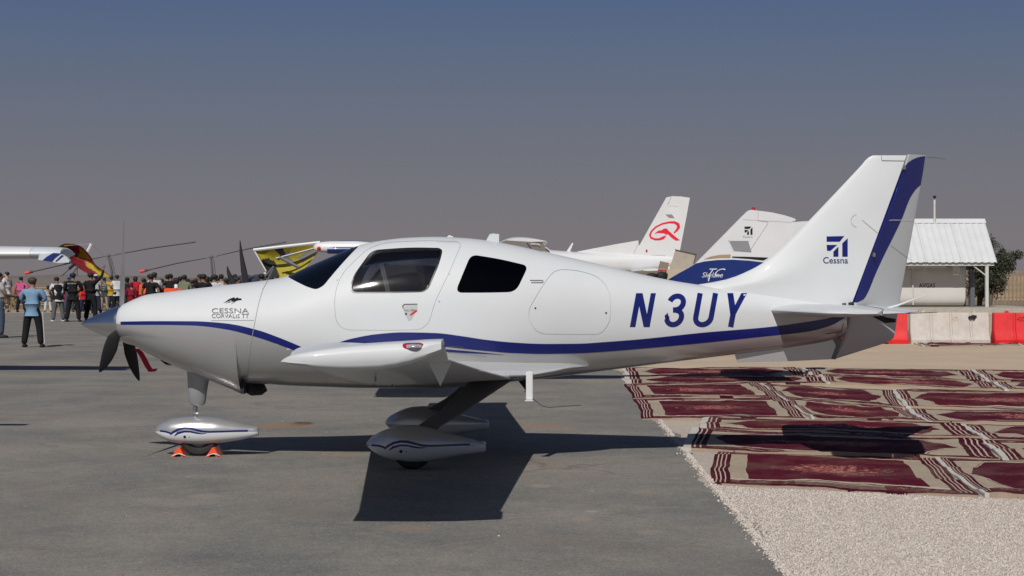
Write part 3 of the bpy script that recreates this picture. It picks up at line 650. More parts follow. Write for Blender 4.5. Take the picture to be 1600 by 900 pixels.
bmobj('ventral_strake', sections([[v+Vector((0, o, 0)) for v in V_] for o in (-.012, .012)]), SILVER, AP, smooth=False)
V_ = [P(1296, 505), P(1312, 490), P(1328, 478), P(1333, 478), P(1322, 520), P(1305.5, 561.5), P(1298, 561), P(1306, 540), P(1300, 528)]
bmobj('rudder_post', sections([[v+Vector((0, o, 0)) for v in V_] for o in (-.018, .018)]), mat('dark_silver', (.16, .16, .165), .4, metal=.4), AP, smooth=False)
bmobj('tail_light', rev([(-.02, .012), (.015, .012), (.022, .004)], 'Y', P(1313, 527.5)+Vector((0, -.06, 0))), mat('red_lamp', (.8, .02, .03), .3, coat=1), AP)
drape('tail_cone_seam', stroke([(1290, 522), (1314, 518)], .9)+stroke([(1318, 505), (1314, 520)], .8), T, BLACKM, AP, off=.002)
# chocks and the ribbon from the intake cover
def chock(px, lab):
    o = thing('wheel_chock', (P(px, 0).x, 0, 0), lab, 'wheel chock', 'wheel chocks at the nose wheel'); x = P(px, 0).x
    out = [(-.062, 0), (-.005, .085), (.02, .085), (.062, 0)]; inner_ = [(-.035, .0), (-.012, .035), (.015, .035), (.035, .0)]
    bm = bmesh.new(); fr = [[bm.verts.new((x+a, y, b)) for a, b in out+inner_[::-1]] for y in (-.13, .13)]
    n = 8
    for k in range(n): bm.faces.new((fr[0][k], fr[0][(k+1) % n], fr[1][(k+1) % n], fr[1][k]))
    for f in fr:
        for a in range(3): bm.faces.new((f[a], f[a+1], f[6-a], f[7-a]))
    bmesh.ops.recalc_face_normals(bm, faces=bm.faces); bmobj('chock_body', bm, ORANGE, o, smooth=False)
    bmobj('chock_rope', tube([Vector((x-.05+.02*k, -.14-.008*math.sin(k*1.6), .012+.02*math.sin(k*.5))) for k in range(7)], .004, 5), WHITE2, o)
chock(282, 'orange chock in front of the nose wheel on the side of the propeller'); chock(335.5, 'orange chock behind the nose wheel on the side of the tail')
bm = bmesh.new(); path = [P(212, 545, 16.2), P(218, 550, 16.2), P(224, 560, 16.2), (P(230, 572, 16.2)), P(236, 581, 16.2), P(239, 579.5, 16.2), P(242, 576, 16.2)]
rr = [[bm.verts.new(p+Vector((dx, dy, 0))) for dx, dy in ((-.022, -.01), (.028, .01), (.028, .014), (-.022, -.006))] for p in path]
for a, b in zip(rr, rr[1:]):
    for k in range(4): bm.faces.new((a[k], a[(k+1) % 4], b[(k+1) % 4], b[k]))
bm.faces.new(rr[0]); bm.faces.new(rr[-1][::-1]); bmesh.ops.recalc_face_normals(bm, faces=bm.faces)
tag(bmobj('warning_ribbon', bm, REDR), 'red warning ribbon hanging below the nose behind the propeller', 'ribbon')

# ================================================================== ground
def edge_x(y): return 1.5+.0158*(y+6.4)          # where the asphalt gives way to gravel
def sheet(name, pts, z, m, kind='structure', sub=None):
    bm = bmesh.new(); bm.faces.new([bm.verts.new((x, y, z)) for x, y in pts]); bmesh.ops.triangulate(bm, faces=bm.faces)
    return tag(bmobj(name, bm, m, smooth=False), kind=kind)
gm = bpy.data.materials.new('sand_and_gravel'); gm.use_nodes = True; t = gm.node_tree; b = t.nodes['Principled BSDF']
sp = t.nodes.new('ShaderNodeSeparateXYZ'); t.links.new(coords(t), sp.inputs[0]); gx, gy = X(t, sp.outputs[0]), X(t, sp.outputs[1])
big = noise(t, .5, 5, .6); mid = noise(t, 4, 5, .6); fine = noise(t, 55, 3, .7); vor = t.nodes.new('ShaderNodeTexVoronoi'); vor.inputs['Scale'].default_value = 38; t.links.new(coords(t), vor.inputs['Vector'])
grav = mix(t, fine.clamp(.38, .66), (.42, .365, .32), (.60, .545, .495)); grav = mix(t, X(t, vor.outputs['Distance']).clamp(.25, .55)*.3, grav, (.16, .13, .11)); grav = mix(t, mid.clamp(.55, .8)*.35, grav, (.42, .33, .24))
sand = mix(t, big.clamp(.35, .65), (.54, .43, .31), (.47, .375, .27)); sand = mix(t, noise(t, 3, 5, .6, stretch=(.25, 2, 1)).clamp(.4, .7)*.4, sand, (.31, .24, .17))
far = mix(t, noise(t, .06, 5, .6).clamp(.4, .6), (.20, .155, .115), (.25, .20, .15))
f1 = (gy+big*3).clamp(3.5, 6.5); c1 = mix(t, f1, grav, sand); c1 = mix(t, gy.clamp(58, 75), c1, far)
t.links.new(c1, b.inputs['Base Color']); b.inputs['Roughness'].default_value = .95; b.inputs['Specular IOR Level'].default_value = .15
bump(t, X(t, vor.outputs['Distance'])*-.7+fine*.6, .7, .012)
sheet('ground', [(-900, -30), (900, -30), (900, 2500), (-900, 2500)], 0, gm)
am = bpy.data.materials.new('worn_asphalt'); am.use_nodes = True; t = am.node_tree; b = t.nodes['Principled BSDF']
base = mix(t, noise(t, .5, 7, .62).clamp(.36, .64), (.138, .142, .137), (.245, .224, .192))
base = mix(t, noise(t, 1.5, 7, .68, dist=.5).clamp(.50, .74)*.55, base, (.26, .235, .205))
base = mix(t, noise(t, .8, 6, .62, dist=.4).clamp(.56, .72)*.45, base, (.215, .16, .115))
base = mix(t, noise(t, 3.4, 6, .75, dist=1.2).clamp(.58, .72)*.5, base, (.30, .27, .235))
base = mix(t, noise(t, 1.1, 7, .7, dist=.5).clamp(.52, .72)*.5, base, (.088, .090, .090))
base = mix(t, noise(t, 2.6, 5, .8, stretch=(.45, 1.3, 1), dist=.8).clamp(.60, .70)*.55, base, (.33, .29, .25))
base = mix(t, noise(t, .35, 4, .6).clamp(.5, .68)*.35, base, (.225, .185, .145))
base = mix(t, noise(t, 11, 5, .75).clamp(.52, .72)*.45, base, (.30, .275, .245)); base = mix(t, (noise(t, 14, 5, .75, dist=.3)*-1+1).clamp(.52, .70)*.4, base, (.075, .076, .076))
sp1 = noise(t, 75, 2, .7); base = mix(t, sp1.clamp(.57, .70)*.7, base, (.36, .34, .32)); base = mix(t, (sp1*-1+1).clamp(.56, .68)*.65, base, (.05, .05, .05))
vo_ = t.nodes.new('ShaderNodeTexVoronoi'); vo_.feature = 'DISTANCE_TO_EDGE'; vo_.inputs['Scale'].default_value = .32; vo_.inputs['Randomness'].default_value = 1
wv = t.nodes.new('ShaderNodeVectorMath'); wv.operation = 'ADD'; nz_ = t.nodes.new('ShaderNodeTexNoise'); nz_.inputs['Scale'].default_value = 1.3; nz_.inputs['Detail'].default_value = 6; t.links.new(coords(t), nz_.inputs['Vector'])
t.links.new(coords(t), wv.inputs[0]); t.links.new(nz_.outputs['Color'], wv.inputs[1]); t.links.new(wv.outputs[0], vo_.inputs['Vector'])
crk = X(t, vo_.outputs['Distance']); base = mix(t, (crk*-1+.012).clamp(0, .012)*noise(t, .4, 3).clamp(.52, .62)*.4, base, (.05, .05, .05))
def blot(cx, cy, rx, ry, col, k):                 # a stain where the photograph has one
    global base
    s_ = t.nodes.new('ShaderNodeSeparateXYZ'); t.links.new(coords(t), s_.inputs[0]); x_, y_ = X(t, s_.outputs[0]), X(t, s_.outputs[1])
    r_ = (((x_-cx)*(1/rx)).m('POWER', 2)+((y_-cy)*(1/ry)).m('POWER', 2)+(noise(t, 7, 6, .7, stretch=(.8, 1.2, 1))-.5)*2.8+(noise(t, 26, 3, .7)-.5)*2)
    base = mix(t, (r_*-1+1).clamp(0, .6)*(k*.95), base, col)
for (px, py, w_, h_, col, k) in ((470, 663, 22, 3.5, (.045, .026, .018), .9), (440, 666, 60, 5, (.27, .165, .10), .75), (320, 776, 32, 4.5, (.27, .23, .20), .75), (845, 760, 18, 3, (.30, .25, .21), .7),
        (910, 812, 20, 4, (.30, .23, .18), .7), (1012, 832, 24, 5, (.27, .22, .18), .7), (640, 826, 50, 6, (.25, .185, .13), .55), (560, 812, 20, 4, (.27, .19, .13), .5), (860, 845, 90, 8, (.20, .17, .14), .5),
        (480, 800, 70, 8, (.19, .165, .14), .6), (530, 712, 40, 3, (.28, .19, .12), .6), (850, 667, 60, 5, (.25, .17, .115), .6), (1005, 770, 25, 3, (.26, .21, .17), .6), (925, 800, 12, 2, (.33, .29, .25), .8)):
    g = G(px, py); blot(g.x, g.y, w_*(g.y+16)/F, h_*(g.y+16)**2/(F*HC), col, k)
t.links.new(base, b.inputs['Base Color']); b.inputs['Roughness'].default_value = .9; b.inputs['Specular IOR Level'].default_value = .2
bump(t, noise(t, 45, 5, .75)+noise(t, 3, 4)*.5, .55, .008)
rnd = random.Random(3); E = []
y = -20
while y < 60: E.append((edge_x(y)+rnd.uniform(-.045, .045)+.05*math.sin(y*1.1)+.03*math.sin(y*3.7), y)); y += .07 if y < 20 else .5
sheet('apron', [(-140, -20)]+E+[(2.6, 62), (-140, 66)], .004, am)
# sandy bank and dry scrub beyond the apron
fm_ = mat('dry_earth', (.185, .145, .105), .95, vary=.25, nscale=.15, spec=.1)
def ridge(name, x0, x1, y0, dep, h, n, seed, m):
    r_ = random.Random(seed); V_, F_ = [], []; k = 7; ph = [r_.uniform(0, 6) for _ in range(6)]
    for i in range(n+1):
        x = x0+(x1-x0)*i/n; hh = h*(.75+.12*math.sin(x*.03+ph[0])+.08*math.sin(x*.11+ph[1])+.05*math.sin(x*.37+ph[2])+r_.uniform(-.02, .02))
        for j in range(k): f = j/(k-1); V_.append((x, y0+dep*f, hh*math.sin(math.pi*f)**.8-.02))
    for i in range(n):
        for j in range(k-1): a = i*k+j; F_.append((a, a+k, a+k+1, a+1))
    return tag(meshobj(name, V_, F_, m, sharp=80), kind='structure')
ridge('far_dune', -400, 400, 340, 60, 2.3, 260, 2, mat('far_sand', (.17, .145, .125), .95, vary=.15, nscale=.05, spec=.1))
ridge('sand_bank', -70, -6, 84, 14, 1.2, 120, 4, fm_)
ridge('sand_bank', 22, 90, 104, 26, 2.6, 120, 5, mat('pale_sand_bank', (.30, .225, .15), .95, vary=.3, nscale=.3, spec=.1))
def scatter(name, n, pos, size, m, seed, blades=6, kind='stuff', lab=None):   # tufts of dry scrub as one mesh
    r_ = random.Random(seed); V_, F_ = [], []
    for _ in range(n):
        x, y, z = pos(r_)
        for _ in range(blades):
            a = r_.uniform(0, 6.28); s_ = size*r_.uniform(.5, 1.2); bx, by = x+r_.gauss(0, size*.4), y+r_.gauss(0, size*.4); k = len(V_)
            V_ += [(bx-.3*s_*math.cos(a), by-.3*s_*math.sin(a), z), (bx+.3*s_*math.cos(a), by+.3*s_*math.sin(a), z), (bx+r_.gauss(0, .35*s_), by+r_.gauss(0, .35*s_), z+s_)]; F_.append((k, k+1, k+2))
    return tag(meshobj(name, V_, F_, m, smooth=False), kind=kind, label=lab)
scatter('dry_scrub', 1500, lambda r_: (r_.uniform(-60, -8), r_.uniform(68, 100), .1+.0*r_.random()+(.75 if r_.random() > .5 else 0)*r_.random()), .24, mat('dry_scrub_leaves', (.15, .125, .085), .9, vary=.4, nscale=.8), 5, lab='dry brown scrub along the far edge of the apron on the left')
# gravel: real stones in the nearest part
def gravel(name, n, seed, pos, smin, smax):
    r_ = np.random.default_rng(seed); bv = np.array([(1, 0, 0), (-1, 0, 0), (0, 1, 0), (0, -1, 0), (0, 0, 1), (0, 0, -1)], float); bf = np.array([(0, 2, 4), (2, 1, 4), (1, 3, 4), (3, 0, 4), (2, 0, 5), (1, 2, 5), (3, 1, 5), (0, 3, 5)])
    P_ = pos(r_, n); n = len(P_); nv = len(bv); s_ = r_.uniform(smin, smax, n)*r_.choice([1, 1, 1, 1.6], n)
    A = r_.normal(size=(n, 3, 3)); Q, _ = np.linalg.qr(A); sc = np.stack([s_, s_*r_.uniform(.6, .9, n), s_*r_.uniform(.45, .7, n)], 1)
    W = (bv[None]*sc[:, None, :])*(1+r_.uniform(-.22, .22, (n, nv, 1))); W = np.einsum('nij,nkj->nki', Q, W)+P_[:, None, :]
    Fi = (bf[None]+(np.arange(n)*nv)[:, None, None]).reshape(-1); me = bpy.data.meshes.new(name)
    me.vertices.add(n*nv); me.vertices.foreach_set('co', W.reshape(-1)); nf = n*len(bf); me.loops.add(nf*3); me.loops.foreach_set('vertex_index', Fi)
    me.polygons.add(nf); me.polygons.foreach_set('loop_start', np.arange(nf)*3); me.update(calc_edges=True); me.validate()
    m = MATS.get('gravel_stone')
    if not m:
        m = bpy.data.materials.new('gravel_stone'); m.use_nodes = True; tt = m.node_tree; gi = tt.nodes.new('ShaderNodeNewGeometry'); rp_ = tt.nodes.new('ShaderNodeValToRGB')
        e = rp_.color_ramp; e.elements[0].color = (.48, .41, .355, 1); e.elements[1].color = (.66, .61, .56, 1); k = e.elements.new(.25); k.color = (.52, .455, .40, 1); k = e.elements.new(.7); k.color = (.57, .515, .465, 1)
        tt.links.new(gi.outputs['Random Per Island'], rp_.inputs[0]); tt.links.new(rp_.outputs[0], tt.nodes['Principled BSDF'].inputs['Base Color']); tt.nodes['Principled BSDF'].inputs['Roughness'].default_value = .85; MATS['gravel_stone'] = m
    me.materials.append(m); o = bpy.data.objects.new(name, me); C.objects.link(o); return tag(o, kind='stuff')
def gpos(r_, n):
    y = r_.uniform(-7.3, -1.6, n); x = r_.uniform(0, 1, n)*(.32*(y+16)+.6-1.4)+edge_x(y)-.02; k = (x < .30*(y+16)+.2) & ((y < -2.32-.40*(x-1.56)) | ((x < 1.62) & (y > -9)))
    return np.stack([x, y, r_.uniform(-.004, .006, n)], 1)[k]
tag(gravel('gravel', 125000, 1, gpos, .0035, .0078), 'pale gravel of small stones beside the asphalt in the right foreground')
def epos(r_, n):
    y = r_.uniform(-7.5, 13, n); x = edge_x(y)-np.abs(r_.normal(0, .032, n))+.03; return np.stack([x, y, np.full(n, .007)], 1)
tag(gravel('gravel', 5500, 2, epos, .004, .0095), 'loose stones spilling over the edge of the asphalt')
def spos(r_, n): return np.stack([r_.uniform(-3, 1.5, n), r_.uniform(-7.2, 8, n), np.full(n, .006)], 1)
tag(gravel('gravel', 34, 3, spos, .003, .007), 'a few pale pebbles scattered on the grey asphalt')

# ================================================================== rugs on the sand
def rugmat(name, marn, point):
    m = bpy.data.materials.new(name); m.use_nodes = True; t = m.node_tree; b = t.nodes['Principled BSDF']
    uv = coords(t, 'UV'); sp = t.nodes.new('ShaderNodeSeparateXYZ'); t.links.new(uv, sp.inputs[0]); U, Vv = X(t, sp.outputs[0]), X(t, sp.outputs[1])
    ob = coords(t); U = U+(noise(t, 3, 2)-.5)*.012; Vv = Vv+(noise(t, 2.4, 4)-.5)*.11
    cream = mix(t, noise(t, 30, 3, .7).clamp(.3, .7), (.28, .23, .17), (.41, .345, .265)); maroon = mix(t, noise(t, 24, 3, .7).clamp(.3, .7), marn, tuple(c*1.7 for c in marn))
    mot = mix(t, noise(t, 11, 2, .8, stretch=(1, 2, 1)).clamp(.53, .60), (.085, .007, .018), (.36, .25, .20)); mot = mix(t, noise(t, 21, 2, .6).clamp(.60, .66), mot, (.04, .012, .02))
    du, dv = (U-.5).abs(), (Vv-.5).abs()
    mot2 = mix(t, noise(t, 26, 2, .8, stretch=(1, 2, 1)).clamp(.52, .64), marn, (.24, .12, .10)); mot = mix(t, noise(t, 5, 2).clamp(.4, .6), mot, mot2)
    lim = (du*-1+(.35 if point < .01 else .405))*(1/point); lim = lim.m('MINIMUM', 1)*.35+(noise(t, 5, 3)-.5)*.05   # field, square or pointed at its ends
    field = (dv-lim) < 0
    c = mix(t, field, cream, maroon)
    line = ((dv-lim-.03).abs() < .006)*(du < .36); c = mix(t, line*.8, c, marn)
    orn = ((du*(1/.22)).m('POWER', 2)+(dv*(1/.15)).m('POWER', 2)+(noise(t, 13, 4, .8)-.5)*5.0) < .45      # medallion with ragged petals
    c = mix(t, orn*field, c, mix(t, noise(t, 34, 2, .7).clamp(.46, .6), (.17, .010, .022), (.40, .20, .15)))
    spray = (noise(t, 19, 3, .8) > .60)*(du < .27)*field*((dv*1).m('LESS_THAN', .06)); c = mix(t, spray*.7, c, (.36, .22, .19))
    corner = (dv > .37)*(du > .17); c = mix(t, corner, c, mot)
    mid_ = (dv > .40)*(du < .171); c = mix(t, mid_*.75, c, mot2)
    c = mix(t, ((dv-.355-(noise(t, 4, 2)-.5)*.03).abs() < .009), c, (.46, .40, .32))
    e = (du*-1+.5)                                                               # distance from the nearer end
    band_ = e < .078; str_ = ((e-.020).abs() < .0030).m('MAXIMUM', ((e-.038).abs() < .0030)).m('MAXIMUM', ((e-.057).abs() < .0026))
    c = mix(t, band_, c, marn); c = mix(t, str_, c, (.46, .35, .29)); c = mix(t, (dv > .452), c, marn); c = mix(t, (dv > .490), c, (.34, .26, .20))
    if point > .01: c = mix(t, (U < .026), c, (.50, .47, .43))
    c = mix(t, noise(t, 1.7, 5, .6).clamp(.45, .8)*.28, c, (.32, .25, .185)); c = mix(t, noise(t, 60, 2, .6).clamp(.5, .8)*.25, c, (.02, .006, .008))       # dust trodden into the pile
    t.links.new(c, b.inputs['Base Color']); b.inputs['Roughness'].default_value = .95; b.inputs['Specular IOR Level'].default_value = .08
    bump(t, noise(t, 90, 3, .7)+noise(t, 6, 3), .5, .006); return m
RM = [rugmat('rug_pile', (.056, .0045, .012), .001), rugmat('rug_pile', (.050, .005, .013), .13), rugmat('rug_pile', (.062, .0055, .012), .09)]
def rug(corners, mi, lab, i, seed):
    TL, TR, BR, BL = [G(*c) for c in corners]; r_ = random.Random(seed); nu, nv = 44, 22; V_, F_, uvs = [], [], []
    ph = [r_.uniform(0, 6.3) for _ in range(12)]; cx = (TL+TR+BR+BL)/4; z0 = .009+.0035*(i % 5)
    for j in range(nv+1):
        for k in range(nu+1):
            u, v = k/nu, 1-j/nv; p = (BL*(1-u)+BR*u)*(1-v)+(TL*(1-u)+TR*u)*v; x, y = p.x, p.y
            ed = min(u, 1-u)*2, min(v, 1-v)*2
            wx = .022*math.sin(v*4+ph[0])+.005*math.sin(v*15+ph[1]); wy = .035*math.sin(u*6+ph[2])+.018*math.sin(u*15+ph[3])+.012*math.sin(u*34+ph[8])
            wr = .020*abs(math.sin(x*1.3+y*2.3+ph[4])*math.sin(y*3.1-x*.7+ph[5]))+.030*max(0, math.sin(x*.9+y*4.1+ph[6])-.86)*3+.02*max(0, math.sin(x*3.6-y*1.7+ph[7])-.9)*4
            V_.append((x+wx, y+wy, z0+wr))
    n1_ = nu+1
    for j in range(nv):
        for k in range(nu): a = j*n1_+k; F_.append((a, a+n1_, a+n1_+1, a+1))
    rim = [j*n1_ for j in range(nv+1)]+[nv*n1_+k for k in range(1, nu+1)]+[j*n1_+nu for j in range(nv-1, -1, -1)]+[k for k in range(nu-1, 0, -1)]
    b0 = len(V_)
    for q_ in rim: v = V_[q_]; V_.append((v[0], v[1], .0005))
    for a in range(len(rim)): c_ = (a+1) % len(rim); F_.append((rim[a], b0+a, b0+c_, rim[c_])[::-1])
    # keep the local origin at the rug
    o = meshobj('rug', [Vector(v)-Vector((cx.x, cx.y, 0)) for v in V_], F_, RM[mi], sharp=60); o.location = (cx.x, cx.y, 0)
    uvl = o.data.uv_layers.new(name='UVMap'); co = [((q_ % n1_)/nu, 1-(q_//n1_)/nv) if q_ < b0 else ((rim[q_-b0] % n1_)/nu, 1-(rim[q_-b0]//n1_)/nv) for q_ in range(len(V_))]
    for lp in o.data.loops: uvl.data[lp.index].uv = co[lp.vertex_index]
    return tag(o, lab, 'rug', 'maroon and cream rugs laid out on the sand')
RUGS = [
 ([(1121, 706), (1455, 716), (1531, 778), (1111, 758)], 0, 'large rug nearest the gravel with a square maroon field, under the tailplane shadow'),
 ([(1459, 717), (1790, 724), (1850, 789), (1535, 778)], 1, 'rug at the front right corner, its left end beside the nearest square field rug'),
 ([(1078, 672), (1528, 690), (1566, 722), (1071, 706)], 1, 'rug under the fuselage shadow whose striped left end meets the asphalt edge'),
 ([(1531, 691), (1960, 704), (2010, 735), (1569, 724)], 2, 'rug at the right edge behind the front right corner rug'),
 ([(1099, 657), (1498, 664), (1530, 689), (1093, 673)], 2, 'rug lying mostly under the fin shadow, second row behind the asphalt edge rug'),
 ([(1503, 665), (1880, 672), (1930, 700), (1535, 689)], 1, 'rug at the right edge level with the fin shadow'),
 ([(990, 626), (1219, 623), (1262, 657), (1004, 656)], 0, 'square field rug with red medallion, nearest the asphalt below the registration'),
 ([(1223, 624), (1408, 640), (1446, 662), (1266, 656)], 2, 'short rug right of the red medallion rug'),
 ([(1411, 641), (1760, 648), (1800, 670), (1449, 662)], 1, 'rug with pointed field ends left of the right frame edge, in the middle row'),
 ([(978, 603), (1182, 600), (1218, 623), (988, 625)], 0, 'smaller square field rug at the asphalt edge behind the red medallion rug'),
 ([(1186, 601), (1392, 611), (1410, 638), (1222, 623)], 1, 'rug with pointed field right of the smaller square field rug'),
 ([(1395, 611), (1700, 615), (1740, 647), (1413, 639)], 2, 'rug with pointed field in the third row from the back, near the right frame edge'),
 ([(975, 590), (1272, 588), (1288, 601), (978, 602)], 1, 'thin looking rug at the asphalt edge in the second row from the back'),
 ([(1276, 588), (1538, 598), (1566, 612), (1292, 600)], 2, 'rug in the second row from the back, behind the tail fin shadow'),
 ([(1542, 598), (1800, 602), (1830, 616), (1570, 612)], 1, 'rug at the right edge in the second row from the back'),
 ([(972, 577), (1243, 574.5), (1262, 588), (975, 589)], 2, 'rearmost rug at the asphalt edge, darkened by a shadow'),
 ([(1247, 575), (1513, 580), (1536, 597), (1266, 587)], 1, 'middle rug of the rearmost row on the sand'),
 ([(1517, 580), (1780, 584), (1810, 601), (1540, 597)], 2, 'rearmost rug at the right frame edge'),
]
for i, (c_, mi, lab) in enumerate(RUGS): rug(c_, mi, lab, i, 40+i)
rug([(1425, 536.5), (1570, 535), (1590, 540), (1440, 542)], 2, 'crumpled narrow rug at the foot of the white barrier', 3, 91)
rug([(1576, 535.5), (1760, 538), (1780, 545), (1594, 540.5)], 1, 'crumpled narrow rug at the foot of the right hand red barrier', 1, 92)
# ================================================================== plastic barriers
def barrier(x0, x1, y, m, lab, txt, tcol, grp='water filled plastic barriers behind the sand'):
    o = thing('plastic_barrier', ((x0+x1)/2, y, 0), lab, 'barrier', grp); L = x1-x0
    prof = [(-.24, 0), (-.24, .10), (-.20, .16), (-.11, .34), (-.085, .70), (-.06, .755), (.06, .755), (.085, .70), (.11, .34), (.20, .16), (.24, .10), (.24, 0)]
    xs = [0, .02]; 
    for k in range(1, 4): g = L*(k/4)+.03; xs += [g-.035, g-.015, g+.015, g+.035]
    xs += [L*.5+L*.5-.02, L]; ins = [.03, 0]+[0, .028, .028, 0]*3+[0, .03]
    secs = [[Vector((x0+x_, y+(abs(a)-i_)*math.copysign(1, a), b_)) for a, b_ in prof] for x_, i_ in zip(xs, ins)]
    bmobj('barrier_body', sections(secs), m, o, sharp=25)
    for f in (.22, .68): bmobj('fork_slot', box(x0+L*f, x0+L*f+.11, y-.246, y-.2, .0, .045), BLACKM, o)
    for f in (.18, .82): bmobj('filler_cap', rev([(0, .05), (.03, .05), (.05, .03)], 'Z', (x0+L*f, y, .75), 14), m, o)
    bt = textbm(txt, 0, 0, 1, 1); bt2 = bt
    tx = x0+L*(.52 if tcol is not BLACKM else .30)
    for v in bt.verts: v.co = (tx+v.co.x*.19, y-.100-.0, .655-v.co.y*.11)
    bmobj('lettering', bt, tcol, o, smooth=False); return o
d = 42.7; yb = d-D0; xp = lambda px, dd=d: (px-800)*dd/F
barrier(xp(1295), xp(1417), yb, mat('red_barrier_plastic', (.62, .012, .016), .45, vary=.12), 'red plastic barrier partly hidden behind the aeroplane rudder', 'H2O', BLACKM)
wb = barrier(xp(1421), xp(1545), yb+.03, mat('dusty_white_plastic', (.48, .44, .40), .6, vary=.12), 'dusty white plastic barrier between the two red ones', 'H2O-', mat('faded_orange_print', (.55, .34, .19), .6))
barrier(xp(1550), xp(1672), yb-.05, mat('red_barrier_plastic', (.62, .012, .016), .45, vary=.12), 'red plastic barrier cut by the right frame edge', 'H2O', BLACKM)
mk = bmesh.new()
for pl in ([(1512, 495), (1520, 492), (1527, 493), (1524, 497), (1514, 498)], [(1519, 501), (1524, 494), (1523, 499)]): mk.faces.new([mk.verts.new(P(a, b_, d-.1)) for a, b_ in pl])
bmobj('printed_mark', mk, BLACKM, wb, smooth=False)
# ================================================================== fuel shelter
ds = 75.0; SH = thing('fuel_shelter', (18.5, ds-D0, 0), 'open fuel shelter with white ribbed metal roof beyond the tail', 'shelter')
RFM = mat('white_roof_sheet', (.56, .58, .585), .45, vary=.05, nscale=1.2); STEEL = mat('white_painted_steel', (.5, .5, .49), .5); CONC = mat('concrete', (.36, .33, .28), .9, vary=.12, bumps=(8, .3, .01))
ex0, ex1 = 14.6, 20.66; ez, rz = 2.23, 4.1; ry = 2.05
def roofsheet(y0, y1, x0, x1):
    V_, F_ = [], []; n = int((x1-x0)/.055)
    for i in range(n+1):
        x = x0+(x1-x0)*i/n; h = .022 if (i % 5) in (0, 1) else 0
        for (yy, zz) in ((y0, ez), (y1, rz)): V_ += [(x, yy, zz+h), (x, yy, zz+h-.012)]
    for i in range(n): a = i*4; F_ += [(a, a+4, a+6, a+2), (a+1, a+3, a+7, a+5), (a, a+1, a+5, a+4), (a+2, a+6, a+7, a+3)]
    F_ += [(0, 2, 3, 1), (4*n, 4*n+1, 4*n+3, 4*n+2)]; return V_, F_
Ys = ds-D0; wx = (ex1-ex0)/4
for k in range(4): V_, F_ = roofsheet(Ys, Ys+ry, ex0+wx*k+.0008, ex0+wx*(k+1)-.0008); meshobj('roof_sheet', V_, F_, RFM, SH, smooth=False)
for k in range(4): V_, F_ = roofsheet(Ys+2*ry+.04, Ys+ry+.02, ex0+wx*k+.0008, ex0+wx*(k+1)-.0008); meshobj('roof_sheet', V_, F_, RFM, SH, smooth=False)
bmobj('ridge_cap', sections([[Vector((x, Ys+ry+a, z)) for a, z in ((-.2, rz-.14), (0, rz+.06), (.22, rz-.14), (0, rz+.045))] for x in (ex0, ex1+.03)]), RFM, SH, smooth=False)
bmobj('eaves_beam', box(ex0+.1, ex1-.1, Ys+.1, Ys+.2, ez-.14, ez-.02), STEEL, SH); bmobj('eaves_beam', box(ex0+.1, ex1-.1, Ys+2*ry-.2, Ys+2*ry-.1, ez-.14, ez-.02), STEEL, SH)
for x in (ex0+.2, 20.2):
    for yy in (Ys+.12, Ys+2*ry-.22):
        p_ = bmobj('post', box(x, x+.13, yy, yy+.13, .3, ez-.14), STEEL, SH)
        bmobj('brace', tube([Vector((x+.05, yy+.06, 1.65)), Vector((x-.5, yy+.06, ez-.15))], .03, 6), STEEL, p_)
bmobj('vent_pipe', tube([Vector((18.45, Ys+1.9, 3.9)), Vector((18.45, Ys+1.9, 4.1+32*.0276))], .05, 10), STEEL, SH); bmobj('vent_cowl', rev([(0, .03), (.03, .07), (.09, .08), (.11, .03)], 'Z', (18.45, Ys+1.9, 5.05), 12), BLACKM, SH)
bmobj('vent_neck', tube([Vector((18.45, Ys+1.9, 4.95)), Vector((18.45, Ys+1.9, 5.1))], .022, 8), BLACKM, SH)
bmobj('light_fitting', box(17.0, 18.6, Ys+.55, Ys+.7, 1.98, 2.08), STEEL, SH); bmobj('hanging_bracket', box(18.9, 19.15, Ys+.5, Ys+.62, 1.7, 2.15), STEEL, SH)
tag(bmobj('concrete_plinth', box(13.5, 22.4, Ys-1.6, Ys+5, 0, .32, bev=.02), CONC), 'low concrete plinth under the fuel shelter', 'plinth')
TK = thing('fuel_tank', (18, Ys+1.95, .32), 'large white horizontal fuel tank under the shelter roof', 'tank'); TM = mat('tank_paint', (.55, .54, .52), .5, vary=.05, nscale=.8)
tkl = lambda x, k: [Vector((x, Ys+1.95+.86*k*math.copysign(abs(math.cos(a))**.42, math.cos(a)), 1.27+.93*k*math.copysign(abs(math.sin(a))**.42, math.sin(a)))) for a in [2*math.pi*q_/56 for q_ in range(56)]]
tk = bmobj('tank_shell', sections([tkl(x, k) for x, k in ((16.3, .94), (16.33, .98), (16.42, 1), (19.5, 1), (19.59, .98), (19.62, .94))]), TM, TK, sharp=30)
bmobj('tank_lid', rev([(0, .25), (.05, .25), (.07, .22)], 'Z', (18.2, Ys+1.95, 2.195), 20), TM, TK); bmobj('fill_pipe', tube([Vector((17.3, Ys+1.0, 2.0)), Vector((17.3, Ys+1.0, 1.2)), Vector((17.3, Ys+.95, .4))], .03, 8), STEEL, TK)
TT_ = bvh(tk); drape_bm('tank_lettering', textbm('AVGAS', 1436, 442.5, 1461, 449.5, bold=.01), TT_, mat('purple_print', (.10, .008, .05), .5), TK, d=ds+1.1, off=.01, step=3)
PB = thing('pump_cabinet', (20.0, Ys+1.2, .32), 'dark narrow pump cabinet at the end of the fuel tank', 'cabinet')
bmobj('cabinet_body', box(19.82, 20.0, Ys+1.1, Ys+1.5, .32, 1.9, bev=.02), mat('grey_cabinet', (.14, .15, .16), .5), PB); bmobj('cabinet_door', box(19.84, 19.98, Ys+1.08, Ys+1.1, .4, 1.8), mat('grey_cabinet_door', (.10, .11, .12), .4), PB)
